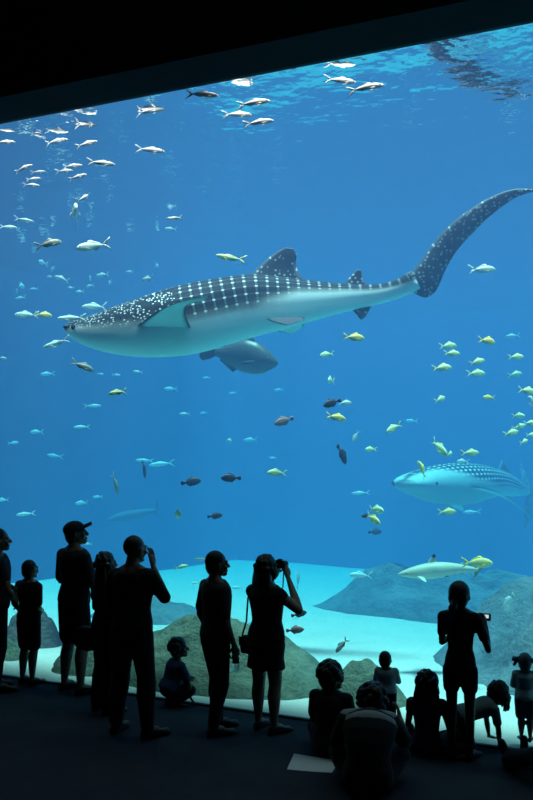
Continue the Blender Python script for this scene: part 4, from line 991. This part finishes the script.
a11 = person(387, 730, .735, -12, 'toddler in a pale shirt standing right at the glass', top=(.5, .56, .62), bottom=(.03, .03, .05), bot='trousers', hair='short', hs=1.6, girth=1.4, sleeve=1.6,
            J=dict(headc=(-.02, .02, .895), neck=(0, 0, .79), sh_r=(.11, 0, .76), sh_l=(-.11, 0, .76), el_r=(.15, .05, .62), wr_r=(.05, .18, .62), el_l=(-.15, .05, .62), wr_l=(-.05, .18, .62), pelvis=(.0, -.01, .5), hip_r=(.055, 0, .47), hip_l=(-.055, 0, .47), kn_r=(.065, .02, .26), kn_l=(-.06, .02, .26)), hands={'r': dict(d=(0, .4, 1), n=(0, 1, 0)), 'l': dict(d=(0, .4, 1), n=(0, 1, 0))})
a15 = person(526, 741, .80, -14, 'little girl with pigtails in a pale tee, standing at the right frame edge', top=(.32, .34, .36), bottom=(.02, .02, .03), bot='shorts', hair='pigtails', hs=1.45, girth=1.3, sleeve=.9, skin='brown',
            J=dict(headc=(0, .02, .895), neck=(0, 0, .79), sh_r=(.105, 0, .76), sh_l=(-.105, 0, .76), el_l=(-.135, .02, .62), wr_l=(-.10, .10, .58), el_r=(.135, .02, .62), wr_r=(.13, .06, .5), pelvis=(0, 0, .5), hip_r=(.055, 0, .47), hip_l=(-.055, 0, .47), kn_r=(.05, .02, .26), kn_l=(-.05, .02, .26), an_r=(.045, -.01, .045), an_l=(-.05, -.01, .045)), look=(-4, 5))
# --- sitting, crouching and kneeling figures
def sitting(lean=0.0, H=1.0, knee=.17):
    """cross-legged on the floor"""
    return dict(pelvis=(0, 0, .075), neck=(0, .02 + lean, .365), headc=(0, .045 + lean * 1.3, .465), sh_r=(.102, .02 + lean, .342), sh_l=(-.102, .02 + lean, .342),
                el_r=(.128, .05 + lean * .8, .19), el_l=(-.128, .05 + lean * .8, .19), wr_r=(.10, .16, .12), wr_l=(-.10, .16, .12),
                hip_r=(.055, .01, .065), hip_l=(-.055, .01, .065), kn_r=(knee, .17, .10), kn_l=(-knee, .17, .10), an_r=(-.05, .19, .04), an_l=(.05, .23, .04), toe_r=(-.13, .21, .025), toe_l=(.13, .25, .025))
a6 = person(171, 706, 1.08, -62, 'small child in a blue shirt squatting by the glass, hand to the floor', top=(.03, .07, .16), bottom=(.02, .02, .03), bot='trousers', hair='curly', hairlen=.1, hs=1.3, girth=1.3, sleeve=.8, skin='tan',
            J=dict(pelvis=(0, -.03, .17), neck=(0, .06, .425), headc=(0, .085, .545), sh_r=(.10, .06, .395), sh_l=(-.10, .06, .395), el_r=(.13, .12, .25), wr_r=(.12, .15, .10), el_l=(-.14, .14, .28), wr_l=(-.05, .19, .25),
                   hip_r=(.055, -.02, .15), hip_l=(-.055, -.02, .15), kn_r=(.10, .16, .15), kn_l=(-.10, .16, .15), an_r=(.07, .0, .045), an_l=(-.07, .0, .045), toe_r=(.08, .1, .012), toe_l=(-.08, .1, .012)), hands={'r': dict(d=(0, .5, -.8), n=(0, -.8, -.5), curl=.1)}, look=(-25, 6))
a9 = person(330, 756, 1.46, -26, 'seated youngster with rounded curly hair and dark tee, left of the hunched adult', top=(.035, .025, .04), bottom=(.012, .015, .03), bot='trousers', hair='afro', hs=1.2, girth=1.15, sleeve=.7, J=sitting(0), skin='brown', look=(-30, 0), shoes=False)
a10 = person(368, 793, 1.66, -8, 'adult sitting hunched over in the front, back to the viewer, light catching the shoulders', top=(.02, .025, .03), bottom=(.012, .012, .02), bot='trousers', hair='afro', hs=1.2, girth=1.25, sleeve=.8, skin='tan', shoes=False, haircol='brown',
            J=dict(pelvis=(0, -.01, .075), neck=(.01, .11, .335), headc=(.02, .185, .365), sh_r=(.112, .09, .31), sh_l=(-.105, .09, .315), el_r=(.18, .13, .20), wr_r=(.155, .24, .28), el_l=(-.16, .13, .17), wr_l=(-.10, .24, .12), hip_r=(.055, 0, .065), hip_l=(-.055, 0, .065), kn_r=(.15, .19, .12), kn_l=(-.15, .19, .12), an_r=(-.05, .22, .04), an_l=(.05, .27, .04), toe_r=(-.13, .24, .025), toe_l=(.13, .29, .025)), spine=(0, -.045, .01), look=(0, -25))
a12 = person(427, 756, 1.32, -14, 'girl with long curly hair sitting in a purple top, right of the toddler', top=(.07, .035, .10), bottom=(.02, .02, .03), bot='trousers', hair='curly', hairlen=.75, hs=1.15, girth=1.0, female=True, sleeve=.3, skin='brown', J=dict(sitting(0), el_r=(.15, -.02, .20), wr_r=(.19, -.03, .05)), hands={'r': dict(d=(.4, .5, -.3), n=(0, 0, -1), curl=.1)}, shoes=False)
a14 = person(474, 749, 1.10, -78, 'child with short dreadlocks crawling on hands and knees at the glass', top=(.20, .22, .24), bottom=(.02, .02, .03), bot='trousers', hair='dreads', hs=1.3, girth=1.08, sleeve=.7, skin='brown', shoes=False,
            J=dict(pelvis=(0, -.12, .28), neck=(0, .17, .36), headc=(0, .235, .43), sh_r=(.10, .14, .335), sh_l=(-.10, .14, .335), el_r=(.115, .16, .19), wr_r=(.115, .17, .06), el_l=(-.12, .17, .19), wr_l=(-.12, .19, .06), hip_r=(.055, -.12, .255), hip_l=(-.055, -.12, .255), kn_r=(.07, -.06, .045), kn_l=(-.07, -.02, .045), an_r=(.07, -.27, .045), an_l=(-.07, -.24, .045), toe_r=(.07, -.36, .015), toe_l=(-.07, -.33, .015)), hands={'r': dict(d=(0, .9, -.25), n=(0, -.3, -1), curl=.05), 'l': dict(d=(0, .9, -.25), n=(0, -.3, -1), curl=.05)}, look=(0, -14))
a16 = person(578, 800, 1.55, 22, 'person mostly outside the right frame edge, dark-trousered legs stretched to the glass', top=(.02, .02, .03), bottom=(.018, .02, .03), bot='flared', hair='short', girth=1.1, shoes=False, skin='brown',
            J=dict(pelvis=(0, 0, .075), neck=(0, -.08, .355), headc=(0, -.07, .455), sh_r=(.10, -.08, .33), sh_l=(-.10, -.08, .33), el_r=(.14, -.17, .18), wr_r=(.13, -.2, .045), el_l=(-.14, -.17, .18), wr_l=(-.13, -.2, .045), hip_r=(.055, .02, .065), hip_l=(-.055, .02, .065), kn_r=(.06, .25, .12), kn_l=(-.06, .26, .14), an_r=(.06, .49, .045), an_l=(-.05, .49, .045), toe_r=(.08, .52, .13), toe_l=(-.07, .52, .13)), hands={'r': dict(d=(.2, -1, -.1), n=(0, 0, -1), curl=.05), 'l': dict(d=(-.2, -1, -.1), n=(0, 0, -1), curl=.05)})

# ---------------------------------------------------------------- worn and carried things
def part_tube(name, pts, r, m, parent, flat=1.0):
    bm = bmesh.new(); rings = []
    for i, p in enumerate(pts):
        d = (V(pts[min(i + 1, len(pts) - 1)]) - V(pts[max(i - 1, 0)])).normalized(); s = d.orthogonal().normalized(); u = s.cross(d)
        rings.append([V(p) + s * r * math.cos(a) + u * r * flat * math.sin(a) for a in [2 * PI * q / 8 for q in range(8)]])
    loft(bm, rings); bmesh.ops.recalc_face_normals(bm, faces=bm.faces[:]); return from_bm(name, bm, m, parent)
# baseball cap, worn by the man
capm = cloth('dark_cap_cloth', (.03, .028, .03)); hp, k, ym = a3['hp'], a3['k'], a3['yawm']
bm = bmesh.new(); ellipsoid(bm, hp(0, -.008, .03), (.052 * k, .060 * k, .044 * k), ym, 24); hatcrown = from_bm('cap_crown', bm, capm, a3['root'])
bm = bmesh.new(); rings = []
for i in range(9):
    t = i / 8; y = .03 + .065 * t; wd = .046 * math.sqrt(max(.02, 1 - (t * .95) ** 2.5)); z = .034 + .012 * t
    rings.append([hp(wd * x, y, z - .016 * x * x + dz) for x, dz in [(-1, 0), (-.5, .002), (0, .0025), (.5, .002), (1, 0), (.5, -.002), (0, -.0025), (-.5, -.002)]])
loft(bm, rings); bmesh.ops.recalc_face_normals(bm, faces=bm.faces[:]); from_bm('cap_brim', bm, capm, a3['root'])
# glasses of the bald man
gm = mat('dark_glasses_frame', (.02, .02, .022), .3, .5, .5)
def glasses(a):
    hp, k = a['hp'], a['k']; e = None
    bm = bmesh.new()
    for s in (1, -1):
        pts = [hp(s * (.019 + .013 * math.cos(t)), .056, .002 + .010 * math.sin(t)) for t in [2 * PI * q / 14 for q in range(15)]]
        for p, q in zip(pts, pts[1:]): capsule(bm, p, .0011 * k, q, .0011 * k, 6)
        capsule(bm, hp(s * .032, .056, .004), .0011 * k, hp(s * .047, .0, .004), .0011 * k, 6)
    capsule(bm, hp(-.006, .057, .004), .0011 * k, hp(.006, .057, .004), .0011 * k, 6)
    from_bm('glasses', bm, gm, a['root'])
glasses(a5); glasses(a3)

def bag(a, at_, size, label, strap_from, rz=0.0, col=(.02, .018, .02), name='shoulder_bag'):
    """a soft bag hanging on a strap"""
    p = to_world(a, V(at_) * a['H']); root = empty(name, p, a['root'].rotation_euler.z + rz); m = cloth('bag_cloth', col, .6)
    w_, d_, h_ = size; bm = bmesh.new(); rings = []
    for t, f in ((0, .6), (.04, .9), (.3, 1.0), (.7, .97), (.93, .85), (1, .6)):
        rings.append([V((w_ / 2 * f * math.copysign(abs(math.cos(q)) ** .5, math.cos(q)), d_ / 2 * f * math.copysign(abs(math.sin(q)) ** .5, math.sin(q)), h_ * t)) for q in [2 * PI * i / 24 for i in range(24)]])
    loft(bm, rings); bmesh.ops.recalc_face_normals(bm, faces=bm.faces[:]); from_bm('bag_body', bm, m, root)
    bm = bmesh.new(); loft(bm, [[V((w_ * .46 * x, -d_ * .52 - dy, z)) for x, z in ((-1, h_ * .45), (1, h_ * .45), (1.02, h_ * .95), (-1.02, h_ * .95))] for dy in (0, .008)]); bmesh.ops.recalc_face_normals(bm, faces=bm.faces[:]); from_bm('flap', bm, m, root, False)
    inv = Matrix.Rotation(-root.rotation_euler.z, 3, 'Z')
    pts = [inv @ (to_world(a, V(s) * a['H']) - p) for s in strap_from]
    part_tube('strap', [V((w_ * .45, 0, h_ * .95))] + pts + [V((-w_ * .45, 0, h_ * .95))], .009, m, root, .35)
    return tag(root, label, 'bag')
bag(a8, (-.118, -.03, .43), (.13, .08, .17), 'small dark bag at the left hip of the woman with a camera', [(-.10, .03, .62), (-.085, .06, .76), (-.07, .0, .842), (-.085, -.06, .76), (-.105, -.05, .62)])
bag(a4, (-.17, -.03, .36), (.24, .1, .24), 'dark shoulder bag hanging from the woman with long hair', [(-.14, .03, .6), (-.12, .06, .76), (-.08, .0, .845), (-.11, -.055, .77), (-.14, -.06, .6)])

# camera with neck strap, held by the woman
blackp = mat('black_camera_plastic', (.01, .01, .011), .4, .4); glassm = mat('lens_glass', (.02, .02, .03), .05, .8)
p = to_world(a8, a8['hp'](0.004, .098, .004)); camr = empty('photo_camera', p, a8['root'].rotation_euler.z + a8['root'].rotation_euler.z * 0 + math.radians(-6))
def local_box(name, c, s, m, parent, bev=.004):
    bm = bmesh.new(); bmesh.ops.create_cube(bm, size=1)
    for v in bm.verts: v.co = V((c[0] + v.co.x * s[0], c[1] + v.co.y * s[1], c[2] + v.co.z * s[2]))
    if bev: bmesh.ops.bevel(bm, geom=bm.edges[:], offset=bev, segments=2, affect='EDGES')
    return from_bm(name, bm, m, parent, False)
def local_cyl(name, c, r, h, m, parent, axis='Y', r2=None):
    bm = bmesh.new(); bmesh.ops.create_cone(bm, cap_ends=True, segments=24, radius1=r, radius2=r2 or r, depth=h)
    R = {'Y': Matrix.Rotation(-PI / 2, 3, 'X'), 'Z': Matrix.Identity(3), 'X': Matrix.Rotation(PI / 2, 3, 'Y')}[axis]
    for v in bm.verts: v.co = R @ v.co + V(c)
    o = from_bm(name, bm, m, parent)
    for f in o.data.polygons: f.use_smooth = len(f.vertices) == 4
    return o
local_box('camera_body', (0, 0, 0), (.12, .045, .075), blackp, camr, .008); local_box('viewfinder', (0, 0, .042), (.045, .04, .022), blackp, camr, .006)
ln = local_cyl('lens', (0, .055, -.003), .03, .07, blackp, camr); local_cyl('front_glass', (0, .0915, -.003), .025, .003, glassm, ln)
local_cyl('shutter_button', (.045, .005, .040), .006, .008, mat('grey_button', (.2, .2, .2), .4, .4, .5), camr, 'Z')
part_tube('strap', [V((.062, 0, .02)), V((.075, -.03, -.08)), V((.085, -.05, -.2)), V((.07, -.06, -.26)), V((.03, -.09, -.2)), V((0, -.11, -.13)), V((-.02, -.11, -.12)), V((-.05, -.07, -.12)), V((-.062, 0, .02))], .006, cloth('strap_cloth', (.02, .02, .02)), camr, .4)
tag(camr, 'black camera with a hanging strap held to the eye of the woman', 'camera')

# bottle in the hand of the slim man
w_ = a7['j']['wr_r']; p = to_world(a7, w_ + V((-.012, .03, -.26)))
bt = empty('water_bottle', p, 0)
bm = bmesh.new(); prof = [(.0, .026), (.004, .031), (.03, .032), (.07, .03), (.1, .032), (.14, .032), (.165, .026), (.18, .014), (.19, .0125)]
loft(bm, [[V((r * math.cos(q), r * math.sin(q), z)) for q in [2 * PI * i / 20 for i in range(20)]] for z, r in prof]); bmesh.ops.recalc_face_normals(bm, faces=bm.faces[:])
bgl = bpy.data.materials.new('clear_bottle_plastic'); bgl.use_nodes = True
b = bgl.node_tree.nodes['Principled BSDF']; b.inputs['Base Color'].default_value = (.8, .9, .95, 1); b.inputs['Roughness'].default_value = .08; b.inputs['Transmission Weight'].default_value = .85; b.inputs['IOR'].default_value = 1.2
from_bm('bottle_body', bm, bgl, bt); local_cyl('bottle_cap', (0, 0, .2), .0145, .022, mat('white_cap', (.6, .6, .6), .4, .4), bt, 'Z')
local_cyl('bottle_label', (0, 0, .105), .0326, .05, mat('dark_bottle_label', (.02, .03, .06), .5, .3), bt, 'Z')
tag(bt, 'plastic water bottle hanging in the hand of the slim man', 'bottle')

# lit device held by the girl with the ponytail
w_ = a13['j']['wr_r']; p = to_world(a13, w_ + V((-.02, .095, .062)))
dv = empty('handheld_device', p, a13['root'].rotation_euler.z); dv.rotation_euler = (math.radians(-18), 0, a13['root'].rotation_euler.z)
local_box('case', (0, 0, 0), (.105, .018, .065), blackp, dv, .004)
scm = bpy.data.materials.new('lit_screen'); scm.use_nodes = True; t = NT(scm); b = t.b; b.inputs['Base Color'].default_value = (.02, .02, .02, 1)
b.inputs['Emission Color'].default_value = (.75, .85, 1, 1); b.inputs['Emission Strength'].default_value = .8
local_box('screen', (.012, -.0095, .005), (.045, .002, .03), scm, dv, 0)
tag(dv, 'small device with a lit screen in the hands of the ponytailed girl', 'device')

# paper on the carpet
c0, c1, c2, c3 = [floor_at(*q) for q in ((294, 755), (339, 762), (332, 774), (287, 770))]
bm = bmesh.new(); top_, bot_ = [], []; ctr = (c0 + c1 + c2 + c3) / 4
for i in range(9):
    for q in range(7):
        a, b_ = i / 8, q / 6; p = (c3.lerp(c2, a)).lerp(c0.lerp(c1, a), b_) - ctr
        z = .004 + .012 * (a - .3) ** 2 * (1 if a > .3 else 2) + .006 * b_ * b_
        top_.append(bm.verts.new((p.x, p.y, z + .0012))); bot_.append(bm.verts.new((p.x, p.y, z)))
for i in range(8):
    for q in range(6):
        k_ = i * 7 + q; bm.faces.new((top_[k_], top_[k_ + 7], top_[k_ + 8], top_[k_ + 1])); bm.faces.new((bot_[k_], bot_[k_ + 1], bot_[k_ + 8], bot_[k_ + 7]))
pm = mat('white_paper', (.8, .8, .8), .8, .2)
po = from_bm('paper_sheet', bm, pm, None); po.location = (ctr.x, ctr.y, 0)
tag(po, 'white sheet of paper lying on the dark carpet by the seated youngster', 'paper')

# dark covers added so the right-edge person's feet stay as dark as shade
for s_ in 'rl':
    bm = bmesh.new(); j_ = a16['j']; capsule(bm, j_['kn_' + s_].lerp(j_['an_' + s_], .7), .05, j_['an_' + s_], .04); capsule(bm, j_['an_' + s_], .042, j_['toe_' + s_], .034)
    link('sock', remeshed(bm, .01), cloth('sock_cloth', (.015, .015, .02)), a16['root'])
# window light on the hunched adult's shoulders, put in as a pale cloth shape
bm = bmesh.new(); q = a10; H_ = q['H']; N_ = q['j']['neck']
for s_ in 'rl':
    capsule(bm, N_ + V((0, -.012, -.0)), .062, q['j']['sh_' + s_] + V((0, 0, .012)), .066)
ellipse_loft(bm, [(q['sp'](t), w_ * H_, d_ * H_) for t, w_, d_ in ((.8, .135, .088), (.88, .13, .086), (.95, .10, .07))], (1, 0, 0))
link('shoulder_highlight', remeshed(bm, .011), cloth('highlight_cloth', (.3, .36, .38)), q['root'])
